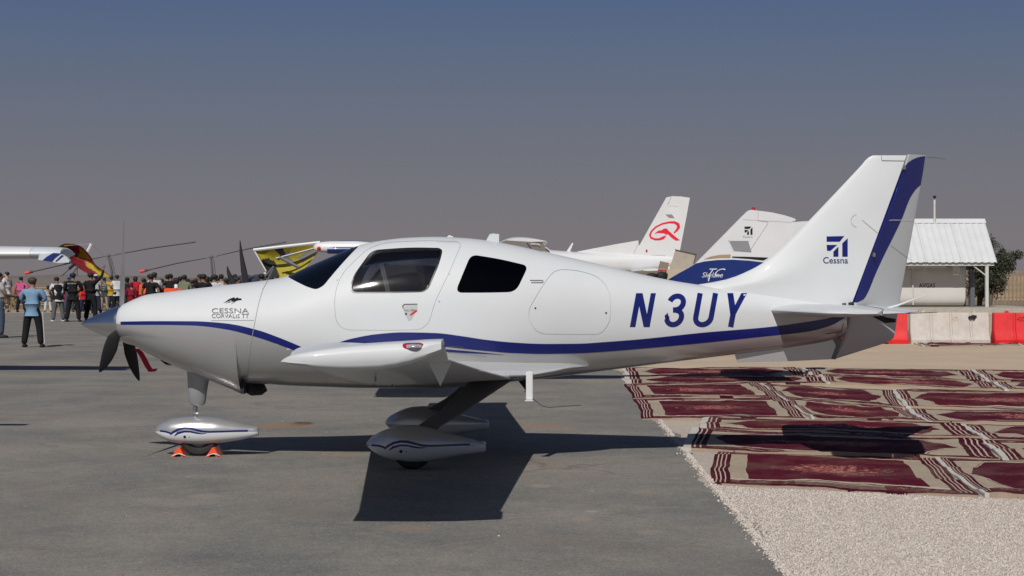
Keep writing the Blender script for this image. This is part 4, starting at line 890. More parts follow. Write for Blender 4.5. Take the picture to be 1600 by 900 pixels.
# tree beyond the shelter
def tree(name, x, y, h, rad, lab, seed, leafcol, n=2600):
    r_ = random.Random(seed); o = thing(name, (x, y, 0), lab, 'tree'); bm = bmesh.new(); tips = []
    for k in range(7):
        a = r_.uniform(0, 6.28); pts = [Vector((x, y, 0)), Vector((x+.1*math.cos(a), y+.1*math.sin(a), h*.25))]
        for q_ in range(3): pts.append(pts[-1]+Vector((math.cos(a)*rad*.3, math.sin(a)*rad*.3, h*.2)))
        tube(pts, [.11, .08, .05, .03, .015], 6, bm=bm); tips += pts[2:]
    bmobj('trunk', bm, mat('bark', (.12, .09, .07), .9, vary=.2), o); V_, F_ = [], []
    cl = [(t_+Vector((r_.gauss(0, rad*.25), r_.gauss(0, rad*.25), r_.gauss(0, h*.09))), r_.uniform(.22, .5)*rad) for t_ in tips*2]+[(Vector((x+r_.gauss(0, rad*.4), y+r_.gauss(0, rad*.4), r_.uniform(.15, .7)*h)), .35*rad) for _ in range(10)]
    for _ in range(n):
        c_, cr_ = r_.choice(cl); dv = Vector((r_.gauss(0, 1), r_.gauss(0, 1), r_.gauss(0, 1))).normalized()*cr_*r_.uniform(.5, 1.05); p = c_+dv; s_ = r_.uniform(.035, .075)
        a = Vector((r_.gauss(0, 1), r_.gauss(0, 1), r_.gauss(0, 1))).normalized(); b_ = a.cross(Vector((r_.gauss(0, 1), r_.gauss(0, 1), r_.gauss(0, 1)))).normalized(); k = len(V_)
        if p.z < .1: continue
        V_ += [p-a*s_, p+b_*s_*.5, p+a*s_, p-b_*s_*.5]; F_.append((k, k+1, k+2, k+3))
    cr_o = meshobj('crown', V_, F_, mat('leaves_'+name, leafcol, .7, vary=.55, nscale=2.5), o, smooth=False); cr_o['kind'] = 'stuff'; return o
dt = 84; tree('acacia_tree', xp(1546, dt), dt-D0, 3.45, 1.0, 'dark green bushy tree behind the right end of the fuel shelter', 3, (.036, .042, .020), 11000)
tree('shrub', xp(1530, 86), 86-D0, 2.2, .9, 'low dark shrub under the far end of the shelter roof', 8, (.045, .052, .03), 2000)
# paling fence on the right
FN = thing('paling_fence', (25, 95-D0, 0), 'brown paling fence in front of the pale bank at the right edge', 'fence'); wood = mat('weathered_paling', (.23, .165, .10), .85, vary=.3, nscale=2)
for k in range(46): bmobj('paling', box(23.2+k*.21, 23.2+k*.21+.075, 79, 79.03, .1, 1.92+.04*math.sin(k*2.1)), wood, FN, smooth=False)
for z in (.45, 1.85): bmobj('rail', box(23.1, 33, 79.035, 79.09, z, z+.07), wood, FN, smooth=False)

# ================================================================== aircraft parked behind
def plate(name, poly, d, th, m, par, y0=None, smooth=False):      # a solid with a px outline at distance d, th metres thick
    y = (d-D0) if y0 is None else y0; bm = bmesh.new(); n = len(poly)
    fr = [[bm.verts.new(Vector((P(a, b_, d).x, y+o, P(a, b_, d).z))) for a, b_ in poly] for o in (-th/2, th/2)]
    for k in range(n): bm.faces.new((fr[0][k], fr[0][(k+1) % n], fr[1][(k+1) % n], fr[1][k]))
    bm.faces.new(fr[0]); bm.faces.new(fr[1][::-1]); bmesh.ops.recalc_face_normals(bm, faces=bm.faces); return bmobj(name, bm, m, par, smooth=smooth)
def decal(name, polys, d, th, m, par, off=.006):
    bm = bmesh.new()
    for pl in polys:
        try: bm.faces.new([bm.verts.new(P(a, b_, d)+Vector((0, -th/2-off, 0))) for a, b_ in pl])
        except ValueError: pass
    return bmobj(name, bm, m, par, smooth=False)
def decaltext(name, txt, x0, y0, x1, y1, d, th, m, par, off=.008, **k):
    bm = textbm(txt, x0, y0, x1, y1, **k)
    for v in bm.verts: v.co = P(v.co.x, v.co.y, d)+Vector((0, -th/2-off, 0))
    return bmobj(name, bm, m, par, smooth=False)
def body(name, st, m, par, M, nt=28):                              # metre loft along local X: (x, top, bottom, half width)
    xs = [q_[0] for q_ in st]; f = [pchip(xs, [q_[k] for q_ in st]) for k in (1, 2, 3)]; secs = []
    for i in range(41):
        x = xs[0]+(xs[-1]-xs[0])*i/40; zt, zb, w_ = [g(x) for g in f]; zm = (zt+zb)/2
        secs.append([M@Vector((x, w_*math.copysign(abs(math.cos(a))**.85, math.cos(a)), zm+(zt-zb)/2*math.copysign(abs(math.sin(a))**.85, math.sin(a)))) for a in [2*math.pi*k/nt for k in range(nt)]])
    return bmobj(name, sections(secs), m, par)
WT = .12
def surf(name, secs, m, par, M, t=None): return bmobj(name, sections([[M@v for v in foil(le, c, z, y, t=t or WT)] for y, le, c, z in secs]), m, par)
def highwing(name, loc, rz, lab, grp=None, fin=True, tipm=None, zw=2.05, lamp=False):
    """a generic four seat high wing aeroplane, nose towards local -X"""
    o = thing(name, loc, lab, 'aeroplane', grp); M = Matrix.Translation(loc)@Matrix.Rotation(rz, 4, 'Z')
    fz = body('fuselage', [(-4.4, 1.15, .95, .08), (-4.1, 1.32, .75, .3), (-3.3, 1.42, .62, .48), (-2.7, 1.5, .6, .52), (-1.9, 1.98, .6, .55), (-.9, 2.0, .62, .54), (.1, 1.62, .72, .42), (1.8, 1.4, .9, .24), (3.9, 1.28, 1.06, .08)], WHITE2, o, M)
    for y in (-.56, .56):
        V_ = [M@Vector(p) for p in ((-2.35, y, 1.35), (-1.0, y, 1.35), (-1.0, y, 1.78), (-1.95, y, 1.82))]; bm = bmesh.new(); a = [bm.verts.new(v) for v in V_]; e = bmesh.ops.extrude_face_region(bm, geom=[bm.faces.new(a)])
        for v in [q_ for q_ in e['geom'] if isinstance(q_, bmesh.types.BMVert)]: v.co += M.to_3x3()@Vector((0, -.02*math.copysign(1, y), 0))
        bmobj('side_window', bm, BLACK, fz, smooth=False)
    for sg in (-1, 1):
        wg = surf('wing', [(sg*.2, -2.55, 1.6, zw-.03), (sg*2.6, -2.55, 1.6, zw), (sg*5.0, -2.47, 1.18, zw+.0)], WHITE2, o, M)
        surf('wing_tip', [(sg*5.005, -2.47, 1.18, zw), (sg*5.35, -2.44, 1.12, zw), (sg*5.48, -2.40, 1.0, zw), (sg*5.5, -2.3, .8, zw)], tipm or WHITE2, wg, M)
        bmobj('wing_strut', tube([M@Vector((-1.75, sg*.5, .85)), M@Vector((-1.85, sg*2.7, zw-.08))], [.035, .03], 8), WHITE2, o)
        surf('tailplane', [(sg*.05, 3.0, 1.05, 1.22), (sg*1.7, 3.25, .75, 1.22)], WHITE2, o, M, .09)
        bmobj('gear_leg', tube([M@Vector((-1.4, sg*.4, .75)), M@Vector((-1.35, sg*1.25, .3))], [.05, .03], 8), WHITE2, o)
        bm = rev([(-.07, .1), (-.08, .17), (0, .21), (.08, .17), (.07, .1)], 'Y', (0, 0, 0), 20); bm.transform(M@Matrix.Translation((-1.35, sg*1.3, .21))); bmobj('wheel', bm, RUBBER, o)
    bm = rev([(-.07, .08), (0, .18), (.07, .08)], 'Y', (0, 0, 0), 20); bm.transform(M@Matrix.Translation((-3.4, 0, .18))); bmobj('wheel', bm, RUBBER, o); bmobj('nose_leg', tube([M@Vector((-3.4, 0, .2)), M@Vector((-3.3, 0, .75))], .03, 8), GREYM, o)
    for a in (20, 200): bmobj('propeller_blade', tube([M@Vector((-4.38, 0, 1.05)), M@Vector((-4.4, math.cos(R(a))*.5, 1.05+math.sin(R(a))*.5)), M@Vector((-4.4, math.cos(R(a))*.95, 1.05+math.sin(R(a))*.95))], [.04, .07, .02], 6), BLACK, o)
    if fin:
        bm = bmesh.new(); V0 = [(2.2, 1.36), (3.1, 1.62), (3.75, 2.6), (4.15, 2.6), (4.35, 1.25), (3.2, 1.2)]; fr = [[bm.verts.new(M@Vector((a, yy, b_))) for a, b_ in V0] for yy in (-.05, .05)]
        for k in range(6): bm.faces.new((fr[0][k], fr[0][(k+1) % 6], fr[1][(k+1) % 6], fr[1][k]))
        bm.faces.new(fr[0]); bm.faces.new(fr[1][::-1]); bmesh.ops.recalc_face_normals(bm, faces=bm.faces); bmobj('fin', bm, WHITE2, o, smooth=False)
    return o, M
GP = mat('flat_grey_panel', (.22, .22, .23), .6); GT2 = mat('grey_line', (.33, .33, .33), .6)  # GP: even grey of the parallelograms on both background fins
dS = 27.3
SK, MS = highwing('high_wing_aeroplane', Vector((0, dS-D0, 0)), 0, 'white high wing aeroplane with deep blue dorsal fin swoosh, directly behind the foreground tail', fin=False, tipm=BLUE2, zw=1.99)
finp = [(1026, 447), (1043, 437), (1060, 427), (1076, 418), (1086, 412), (1100, 398), (1130, 367.5), (1160, 337), (1168, 329.5), (1173, 328), (1184, 329.3), (1205, 332), (1225, 336.5), (1238, 340.5), (1243, 343), (1241, 345.5), (1236, 346), (1240, 348), (1236, 380), (1234, 446)]
fS = plate('fin', finp, dS, .10, WHITE2, SK)
plate('tailplane', [(1238, 347), (1262, 345.5), (1270, 350), (1268, 400), (1236, 400)], dS+1.2, .05, WHITE2, SK)
sw = [(1027, 446.5), (1043, 437), (1060, 427), (1076, 418.2), (1086.5, 411.8), (1100, 408.5), (1120, 406.3), (1145, 405.8), (1170, 407.3), (1194, 410.2), (1194, 446)]
decal('blue_swoosh', [sw], dS, .10, BLUE2, fS)
decal('tan_stripe', [[(1099, 405.2), (1110, 400.8), (1124, 398.2), (1141, 397.8), (1140.5, 402.8), (1120, 403)]], dS, .10, TAN, fS)
decal('black_stripe', [[(1143, 400.8), (1165, 401.2), (1200, 402.5), (1192, 407), (1170, 404.6), (1143, 402.6)]], dS, .10, BLACK, fS)
decal('grey_panel', [[(1139, 376.8), (1168.5, 377.5), (1173.5, 394), (1146, 392)]], dS, .10, GP, fS); decal('panel_edge', stroke([(1137, 376), (1169.5, 376.3)], 1.2)+stroke([(1137.5, 376), (1145, 393.5)], 1), dS, .10, WHITE, fS)
for pc in LOGO: decal('emblem_piece', [[(1162.5+u*12.5, 354+v*13) for u, v in pc]], dS, .10, BLACK, fS)
decaltext('emblem_lettering', 'Cessna', 1160, 368, 1175, 371.3, dS, .10, GT2, fS)
decaltext('side_lettering', 'Skylane', 1096, 425.5, 1129, 436, dS, .10, WHITE, fS, shear=.35, off=.010); decaltext('side_lettering', 'TC', 1105, 419.5, 1133, 432, dS, .10, WHITE, fS, shear=.6, off=.014)
decal('letter_tail', [[(1107.5, 430), (1109.5, 430), (1107, 439.5), (1105.3, 439)]], dS, .10, WHITE, fS, off=.012)
decal('rudder_seam', stroke([(1184, 331), (1183.2, 344.8), (1200, 347.2)], .5)+stroke([(1199, 349), (1172, 390)], .4)+stroke([(1160, 343), (1236, 347.5)], .35), dS, .10, GT2, fS)
bmobj('beacon', rev([(-.0, .035), (.035, .03), (.05, .012)], 'Z', P(1177, 328.5, dS), 12), mat('red_beacon_glass', (.45, .01, .03), .2, coat=1), SK)
# its near wing tip: white nose and a red lamp
dW = 21.75; capS = []
pxloft('wing_tip_cap', [(489.5, 386, 388.5, .008, 387.5), (491.5, 382, 391, .04, 387.5), (496, 379.5, 393.3, .07, 387.5), (505, 377.8, 395, .09, 387.5), (520, 376.8, 396.2, .10, 388), (550, 376.6, 397, .10, 388), (580, 378.5, 398, .10, 389), (615, 383, 399, .08, 391)], WHITE2, SK, d=dW, nx=30, nt=24)
pxloft('blue_tip_stripe', [(512.5, 384.2, 396.8, .105, 390), (530, 383.6, 397.4, .115, 390), (560, 383.6, 398.2, .115, 390), (590, 386, 399.2, .11, 391), (614, 389, 399.6, .09, 393)], BLUE2, SK, d=dW, nx=20, nt=24)
bmobj('lamp', rev([(-.05, .0), (-.035, .022), (.01, .03)], 'Y', P(499.5, 388.5, dW)+Vector((0, -.07, 0)), 12), RED, SK)
# the big utility aeroplane far behind
dC = 63.0; CV = thing('utility_aeroplane', (3, dC-D0, 0), 'distant white utility aeroplane whose tall fin carries a red looped emblem', 'aeroplane')
fC = plate('fin', [(985, 402), (993, 394), (1041, 308.5), (1050, 306.6), (1064, 307.2), (1077.5, 309.2), (1072, 340), (1060, 402), (1055, 430), (1050, 440), (985, 440)], dC, .16, WHITE2, CV)
plate('dorsal_fin', [(886, 397), (905, 392.5), (960, 382), (997, 375.6), (1001, 400), (890, 401)], dC, .10, WHITE2, CV)
V_, F_ = loft([(572, 422, 428, .04, 425), (590, 411, 444, .35, 426), (630, 402, 456, .6, 426), (665, 397, 461, .75, 424), (700, 386, 463, .8, 420), (780, 384, 463, .85, 418), (860, 390.5, 456, .8, 416), (900, 393.5, 442, .6, 413), (960, 396, 430, .35, 411), (1055, 400, 416, .12, 408)], d=dC, nx=40, nt=28); meshobj('fuselage', V_, F_, WHITE2, CV)
ymC = dC-D0
def cv(y, le, c, z, t=.16): return foil(le, c, z, y, t=t, camber=.03)
bmobj('wing', sections([cv(ymC-7.4, -.28, 1.42, 2.72), cv(ymC-.3, -.9, 1.95, 2.62)]), WHITE2, CV); bmobj('wing', sections([cv(ymC+.3, -.9, 1.95, 2.62), cv(ymC+7.4, -.28, 1.42, 2.72)]), WHITE2, CV)
bmobj('wing_tip', sections([cv(ymC-7.7, -.2, 1.3, 2.73, .10), cv(ymC-7.405, -.28, 1.42, 2.72)]), WHITE2, CV)
dwn = dC-7.9; bm = sections([[P(a, b_, dwn)+Vector((0, o, 0)) for a, b_ in ((783, 379), (790, 375.5), (830, 377.8), (848, 381), (858, 391.5), (860, 395), (846, 392), (815, 386))] for o in (.05, .12)])
bmobj('wing_flap', bm, mat('shaded_wing_underside', (.17, .15, .135), .6), CV, smooth=False)  # shade under the white wing, put into this sheet's colour
decal('flap_seam', stroke([(823, 379), (830, 388)], .8), dwn, -.04, BLACK, CV); decal('flap_edge', stroke([(829, 381), (842, 381.5), (843, 384)], 1.2)+stroke([(852, 386), (861, 392.5)], 1.4), dwn, -.04, WHITE2, CV, off=.03)
surf('tailplane', [(ymC-2.6, 4.5, .8, 1.85), (ymC, 4.2, 1.2, 1.8), (ymC+2.6, 4.5, .8, 1.85)], WHITE2, CV, Matrix.Identity(4), .1)
plate('blade_aerial', [(883, 396), (893.8, 379.5), (896, 380), (889.5, 396)], dC, .04, WHITE2, CV)
for x in (-1.2, 1.2): bmobj('gear_leg', tube([Vector((0, ymC+x*.6, 1.2)), Vector((.1, ymC+x*1.3, .3))], .07, 8), WHITE2, CV); bmobj('wheel', rev([(-.1, .15), (-.1, .3), (.1, .3), (.1, .15)], 'Y', (.1, ymC+x*1.4, .3), 18), RUBBER, CV)
def c3(L): return [(860+a/5, 290+b_/5) for a, b_ in L]
EMR = mat('red_emblem_paint', (.70, .012, .035), .4)
decal('red_emblem', stroke(c3([(900, 392), (880, 408), (850, 420), (815, 420), (785, 408), (776, 385), (790, 355), (822, 325), (870, 300), (925, 288), (968, 288), (995, 303), (1000, 325), (985, 350), (962, 372)]), [1.4, 4.4, 3.4, 3.2, 3, 2.8, 2.6, 2.6, 2.6, 3, 3.8, 4.8, 4.6, 3.6, 1.8]), dC, .16, EMR, fC)
decal('red_emblem', [c3([(812, 376), (842, 352), (866, 350), (882, 338), (905, 334), (925, 356), (952, 380), (1010, 427), (978, 430), (945, 408), (915, 378), (905, 385), (885, 372), (865, 372), (840, 370)])], dC, .16, EMR, fC, off=.01)
decal('grey_panel', [c3([(897, 226), (948, 226), (970, 256), (925, 252)])], dC, .16, GP, fC)
decal('fin_seam', stroke(c3([(942, 88), (914, 150)]), .55)+stroke(c3([(925, 158), (998, 162)]), .25)+stroke(c3([(690, 435), (640, 550)]), .35)+stroke(c3([(780, 545), (895, 545), (870, 600)]), .35), dC, .16, GT2, fC, off=.012)
decal('small_red_mark', [c3([(743, 500), (757, 500), (757, 522), (743, 522)])], dC, .16, RED, fC); decal('small_emblem', [[(1005.5+u*7, 403+v*8) for u, v in pc] for pc in LOGO], dC, .16, BLACK, fC)
# open tan equipment locker between the two fins
dL = 50; LK = thing('equipment_trolley', (P(1065, 0, dL).x, dL-D0, 0), 'tan open equipment trolley with raised lid between the two background fins', 'trolley')
plate('lid', [(1055.5, 390.5), (1087.5, 398), (1083, 414), (1072, 424), (1046, 421)], dL, .05, BEIGE, LK); plate('lid_frame', [(1054.5, 389.3), (1088.5, 397), (1084, 415), (1082.5, 415), (1086.5, 398.4), (1055.5, 391.3)], dL, .08, mat('dark_frame', (.07, .06, .05), .6), LK)
p0 = P(1040, 420, dL); p1 = P(1078, 470, dL); bmobj('trolley_body', box(p0.x, p1.x, dL-D0-.4, dL-D0+.3, .25, p0.z-.02, bev=.02), mat('tan_locker', (.42, .36, .26), .6), LK)
plate('side_box', [(1032, 408), (1045, 411), (1043, 421), (1029, 420)], dL, .2, mat('brown_box', (.22, .16, .12), .7), LK); plate('red_tray', [(1029, 420.5), (1042, 421.5), (1041, 424.5), (1028, 424)], dL, .2, mat('dark_red_tray', (.28, .02, .03), .6), LK)
for x in (p0.x+.1, p1.x-.1): bmobj('wheel', rev([(-.05, .05), (-.05, .14), (.05, .14), (.05, .05)], 'Y', (x, dL-D0-.4, .14), 14), RUBBER, LK)
# high wing aeroplane just outside the left edge, only its wing tip in view
dA = 29.0; WT = .165
AL, MA = highwing('high_wing_aeroplane', Vector((-12.83, dA-D0+2.05, 0)), R(90), 'white high wing aeroplane at the left edge, only its blue tipped wing in view', tipm=mat('light_wing_paint', (.50, .55, .58), .4), zw=2.0)
WT = .12; yA = dA-D0-.48; dec = lambda n_, L, m, o_: bmobj(n_, sections([[P(a, b_, dA-.46)+Vector((0, o, 0)) for a, b_ in L] for o in (o_, .1)]), m, AL, smooth=False)
dec('wing_tip_fairing', [(62, 397), (84, 395.3), (96, 397), (105, 402), (109, 407), (108, 410), (92, 411), (75, 408), (60, 406)], mat('light_wing_paint', (.50, .55, .58), .4), -.02)
dec('blue_tip_stripe', [(84, 395.2), (95, 396), (86, 403), (81, 409.3), (67, 407), (74, 401)], BLUE2, -.035)
dec('blue_tip_stripe', [(97, 398.5), (100, 399.5), (89, 408.5), (87, 408)], BLUE2, -.03)
# autogyros with long drooping rotor blades
def gyro(hub, l_, r_, d, lab, mast, off=None):
    h = P(*hub, d); o = thing('autogyro', (h.x, d-D0, 0), lab, 'autogyro', 'autogyros parked behind the crowd'); rt = bpy.data.objects.new('rotor', None); C.objects.link(rt); rt.parent = o; rt.location = (0, 0, h.z)
    bmobj('hub', rev([(-.09, .05), (-.02, .09), (.05, .09), (.10, .03)], 'Z', h, 12), mat('rotor_head_grey', (.12, .12, .125), .7), rt); bmobj('hub_bar', tube([h+Vector((-.3, 0, -.03)), h+Vector((.3, 0, .04))], .025, 8), mat('rotor_head_grey', (.12, .12, .125), .7), rt)
    for e, red in ((P(*l_, d), True), (P(*r_, d), False)):
        dr = (e-h); mid = h+dr*.5+Vector((0, 0, .04)); secs = []
        for t_, c_ in ((.08, .05), (.5, .09), (1, .09)):
            p = h+dr*t_+Vector((0, 0, .05*math.sin(math.pi*t_))); secs.append([p+Vector((0, .11*math.cos(a), c_*.42*math.sin(a))) for a in [2*math.pi*k/8 for k in range(8)]])
        b_ = bmobj('rotor_blade', sections(secs), mat('rotor_blade_grey', (.13, .13, .135), .5), rt)
        if red: n_ = dr.normalized(); bmobj('blade_cover', tube([e-n_*.18, e-n_*.02], .055, 8), BLACKM, rt); bmobj('blade_cover', tube([e-n_*.02, e+n_*.22], [.085, .075], 8), mat('red_cover', (.65, .03, .05), .6), rt)
    m0 = P(*mast, d); ft = Vector((m0.x+.05, d-D0, .7))
    bmobj('mast', tube([h, m0, ft], [.05, .06, .07], 8), GREYM, o); bmobj('control_rod', tube([h+Vector((.14, -.1, -.1)), m0+Vector((.16, -.1, 0)), ft+Vector((.1, -.1, .3))], .022, 6), GREYM, o); bmobj('control_rod', tube([h+Vector((.06, -.1, -.05)), m0+Vector((.02, -.15, .1))], .018, 6), GREYM, o)
    Mx = Matrix.Translation((ft.x-.4, d-D0, 0)); body('cockpit_pod', [(-1.3, .75, .55, .05), (-.9, .95, .4, .25), (-.1, 1.05, .38, .32), (.6, 1.0, .45, .2), (.9, .8, .55, .08)], mat('autogyro_pod', (.02, .02, .022), .4, coat=.4), o, Mx)
    bmobj('tail_boom', tube([Vector((ft.x+.2, d-D0, .55)), Vector((ft.x+2.2, d-D0, .6))], .04, 8), GREYM, o)
    for sx_, sy_ in ((-1.0, 0), (.2, .7), (.2, -.7)): bmobj('wheel', rev([(-.05, .06), (-.06, .14), (0, .17), (.06, .14), (.05, .06)], 'Y', (ft.x+sx_, d-D0+sy_, .17), 14), RUBBER, o); bmobj('axle', tube([Vector((ft.x+sx_, d-D0+sy_, .17)), Vector((ft.x+sx_*.6-.1, d-D0, .5))], .02, 6), GREYM, o)
    return o
gyro((170, 400), (46, 425.5), (305, 378), 84, 'autogyro whose long rotor reaches from a red tip cover to above the propeller', (175, 428))
gyro((330, 402), (226, 423), (447, 378), 84, 'autogyro behind the crowd whose rotor hub stands above the engine cowl', (332, 430))
gyro((-1000, 340), (-1500, 340), (-165, 338), 17.0, 'autogyro outside the left edge, its rotor casting the thin dark shadow on the asphalt', (-1000, 430))
# flex wing microlights
def sail(name, up, lo, d, cols, mats, par, bulge=.5, n=34, m_=14):
    def samp(L):
        A = [0]; 
        for a, b_ in zip(L, L[1:]): A.append(A[-1]+math.dist(a, b_))
        fx, fy = pchip(A, [p[0] for p in L]), pchip(A, [p[1] for p in L]); return lambda t_: (fx(t_*A[-1]), fy(t_*A[-1]))
    U_, L_ = samp(up), samp(lo); V_, F_, fm = [], [], []; N = 0
    for side in (0, 1):
        for i in range(n+1):
            for j in range(m_+1):
                a, b_ = U_(i/n), L_(i/n); q_ = (a[0]+(b_[0]-a[0])*j/m_, a[1]+(b_[1]-a[1])*j/m_); y = bulge*math.sin(math.pi*j/m_)*math.sin(math.pi*min(1, i/n+.1)); V_.append(P(q_[0], q_[1], d)+Vector((0, y+side*.03, 0)))
    n0 = (n+1)*(m_+1)
    for side in (0, 1):
        for i in range(n):
            for j in range(m_):
                a = side*n0+i*(m_+1)+j; F_.append((a, a+1, a+m_+2, a+m_+1)[::1 if side else -1]); c_ = V_[a]; fm.append(cols(800+c_.x*F/d, HY+(HC-c_.z)*F/d))
    for i in range(n):
        for j in (0, m_): a = i*(m_+1)+j; F_.append((a, a+m_+1, a+m_+1+n0, a+n0)); fm.append(fm[i*m_+min(j, m_-1)])
    return meshobj(name, V_, F_, mats, par, fm=fm, sharp=80)
def inside(p, poly):
    r_ = False; n = len(poly)
    for i in range(n):
        (x1, y1), (x2, y2) = poly[i-1], poly[i]
        if (y1 > p[1]) != (y2 > p[1]) and p[0] < (x2-x1)*(p[1]-y1)/(y2-y1)+x1: r_ = not r_
    return r_
SR = mat('dark_red_sail', (.17, .008, .018), .7, vary=.15); SY = mat('yellow_sail', (.31, .255, .012), .7, vary=.15); SK_ = mat('black_sail', (.012, .012, .012), .8)
M1 = thing('microlight', (P(125, 0, 83).x, 83-D0, 0), 'microlight with curved dark red and yellow wing above the crowd on the left', 'microlight')
def col1(x, y):
    if y < 393.5-.55*(x-86) and x < 112 or (y < 383.5 and x < 111): return 1
    if inside((x, y), [(121, 386), (129, 391), (135, 400), (136, 405), (113, 401), (116, 396)]): return 1
    if inside((x, y), [(126, 407), (136, 410), (150, 417), (164, 426), (173, 433), (158, 433), (146, 424), (130, 415)]): return 1
    return 0
sail('wing_sail', [(85.5, 392.5), (92, 385), (103, 380.5), (116, 381.3), (127, 385.5), (136, 394), (143, 403), (148, 412), (159, 421), (172, 431)], [(86, 393), (98, 396), (106, 402.5), (110, 410), (118, 416), (129, 423), (141, 429), (154, 432), (164, 433), (172, 433.5)], 83, col1, [SR, SY], M1, bulge=.8, n=60, m_=24)
W = WHITE2
for a, b_, r_, m_ in (((137, 393), (143, 381), .05, W), ((96, 431), (116, 413), .028, GREYM), ((108, 420), (117, 412), .05, BLACKM), ((112, 430), (121, 416), .03, GREYM), ((120, 432), (121, 417), .02, GREYM), ((143, 381), (172, 410), .006, GREYM), ((143, 381), (100, 384), .006, GREYM)): bmobj('frame_tube', tube([P(*a, 82.8), P(*b_, 82.8)], r_*1.5, 6), m_, M1)
Mx = Matrix.Translation((P(110, 0, 83).x, 67.4, 0)); body('trike_pod', [(-1.2, .7, .5, .05), (-.6, .95, .35, .25), (.3, 1.0, .35, .3), (.9, .8, .5, .1)], mat('trike_pod_black', (.02, .02, .02), .4), M1, Mx)
for sx_, sy_ in ((-.9, 0), (.4, .7), (.4, -.7)): bmobj('wheel', rev([(-.05, .06), (0, .17), (.05, .06)], 'Y', (P(110, 0, 83).x+sx_, 67.4+sy_, .17), 12), RUBBER, M1)
M2 = thing('microlight', (P(450, 0, 50).x, 50-D0, 0), 'microlight with yellow and black wing sail in front of the windscreen', 'microlight')
def col2(x, y):
    if math.hypot(x-421, y-413) < 8 or inside((x, y), [(427, 388), (441, 387), (444, 396), (440, 404), (430, 406), (436, 398)]) or inside((x, y), [(408, 404), (418, 402), (432, 422), (436, 433), (416, 433)]): return 1
    if inside((x, y), [(441, 392), (452, 390), (449, 400), (462, 412), (470, 420), (448, 412), (438, 405)]) or inside((x, y), [(462, 402), (499, 381), (503, 386), (472, 410)]): return 2
    return 0
sail('wing_sail', [(397, 391), (415, 387.5), (440, 384.2), (470, 381), (506, 378)], [(397.5, 392), (409, 412), (420, 431), (448, 436), (508, 382)], 50, col2, [SY, SK_, mat('grey_sail', (.16, .155, .15), .7)], M2, bulge=.25, n=80, m_=34)
for a, b_, r_, m_ in (((396, 390.6), (500, 378.8), .045, W), ((397, 391), (416, 424), .02, W), ((431, 404), (500, 386), .03, GREYM), ((437, 402), (467, 418), .05, GREYM), ((414, 432), (428, 416), .03, GREYM), ((419, 436), (427, 420), .03, GREYM)): bmobj('frame_tube', tube([P(*a, 49.7), P(*b_, 49.7)], r_, 6), m_, M2)
Mx = Matrix.Translation((P(430, 0, 50).x, 34.2, 0)); body('trike_pod', [(-1.2, .7, .5, .05), (-.6, .95, .35, .25), (.3, 1.0, .35, .3), (.9, .8, .5, .1)], mat('trike_pod_black', (.02, .02, .02), .4), M2, Mx)
for sx_, sy_ in ((-.9, 0), (.4, .7), (.4, -.7)): bmobj('wheel', rev([(-.05, .06), (0, .17), (.05, .06)], 'Y', (P(430, 0, 50).x+sx_, 34.2+sy_, .17), 12), RUBBER, M2)
def trainer(px, top, lab, wid):
    dd = 56; o = thing('parked_propeller_aeroplane', (P(px, 0, dd).x, dd-D0, 0), lab, 'aeroplane'); x = P(px, 0, dd).x; y = dd-D0
    tz = P(0, top, dd).z; bmobj('propeller_blade', sections([[Vector((x+dx+w_*math.cos(a), y+.03*math.sin(a), z)) for a in [2*math.pi*k/10 for k in range(10)]] for z, w_, dx in ((1.35, .09, .22), (1.35+(tz-1.35)*.3, .10, .13), (1.35+(tz-1.35)*.7, .055, .04), (tz, .015, 0))]), BLACKM, o)
    bmobj('propeller_blade', sections([[Vector((x+dx+w_*math.cos(a), y+.03*math.sin(a), z)) for a in [2*math.pi*k/10 for k in range(10)]] for z, w_, dx in ((1.35, .08, .22), (1.0, .09, .3), (.6, .05, .4), (.5, .02, .42))]), BLACKM, o)
    body('nose', [(-.3, .2, -.2, .05), (0, .25, -.25, .25), (.5, .32, -.35, .32), (1.8, .4, -.4, .35)], mat('trainer_paint_grey', (.06, .06, .065), .4), o, Matrix.Translation((x+.22, y+.2, 1.3))@Matrix.Rotation(R(90), 4, 'Z')@Matrix.Translation((.3, 0, 0)))
    for s_ in (-.8, .8): bmobj('wheel', rev([(-.06, .08), (0, .2), (.06, .08)], 'X', (x+s_, y+1, .2), 14), RUBBER, o); bmobj('gear_leg', tube([Vector((x+s_, y+1, .2)), Vector((x+s_*.3+.2, y+1, 1.0))], .04, 6), GREYM, o)
trainer(375, 376, 'dark aeroplane nose with one tall pointed black propeller blade rising above the crowd', 1); trainer(355, 416, 'dark aeroplane nose whose short pointed black blade barely clears the crowd', 1)

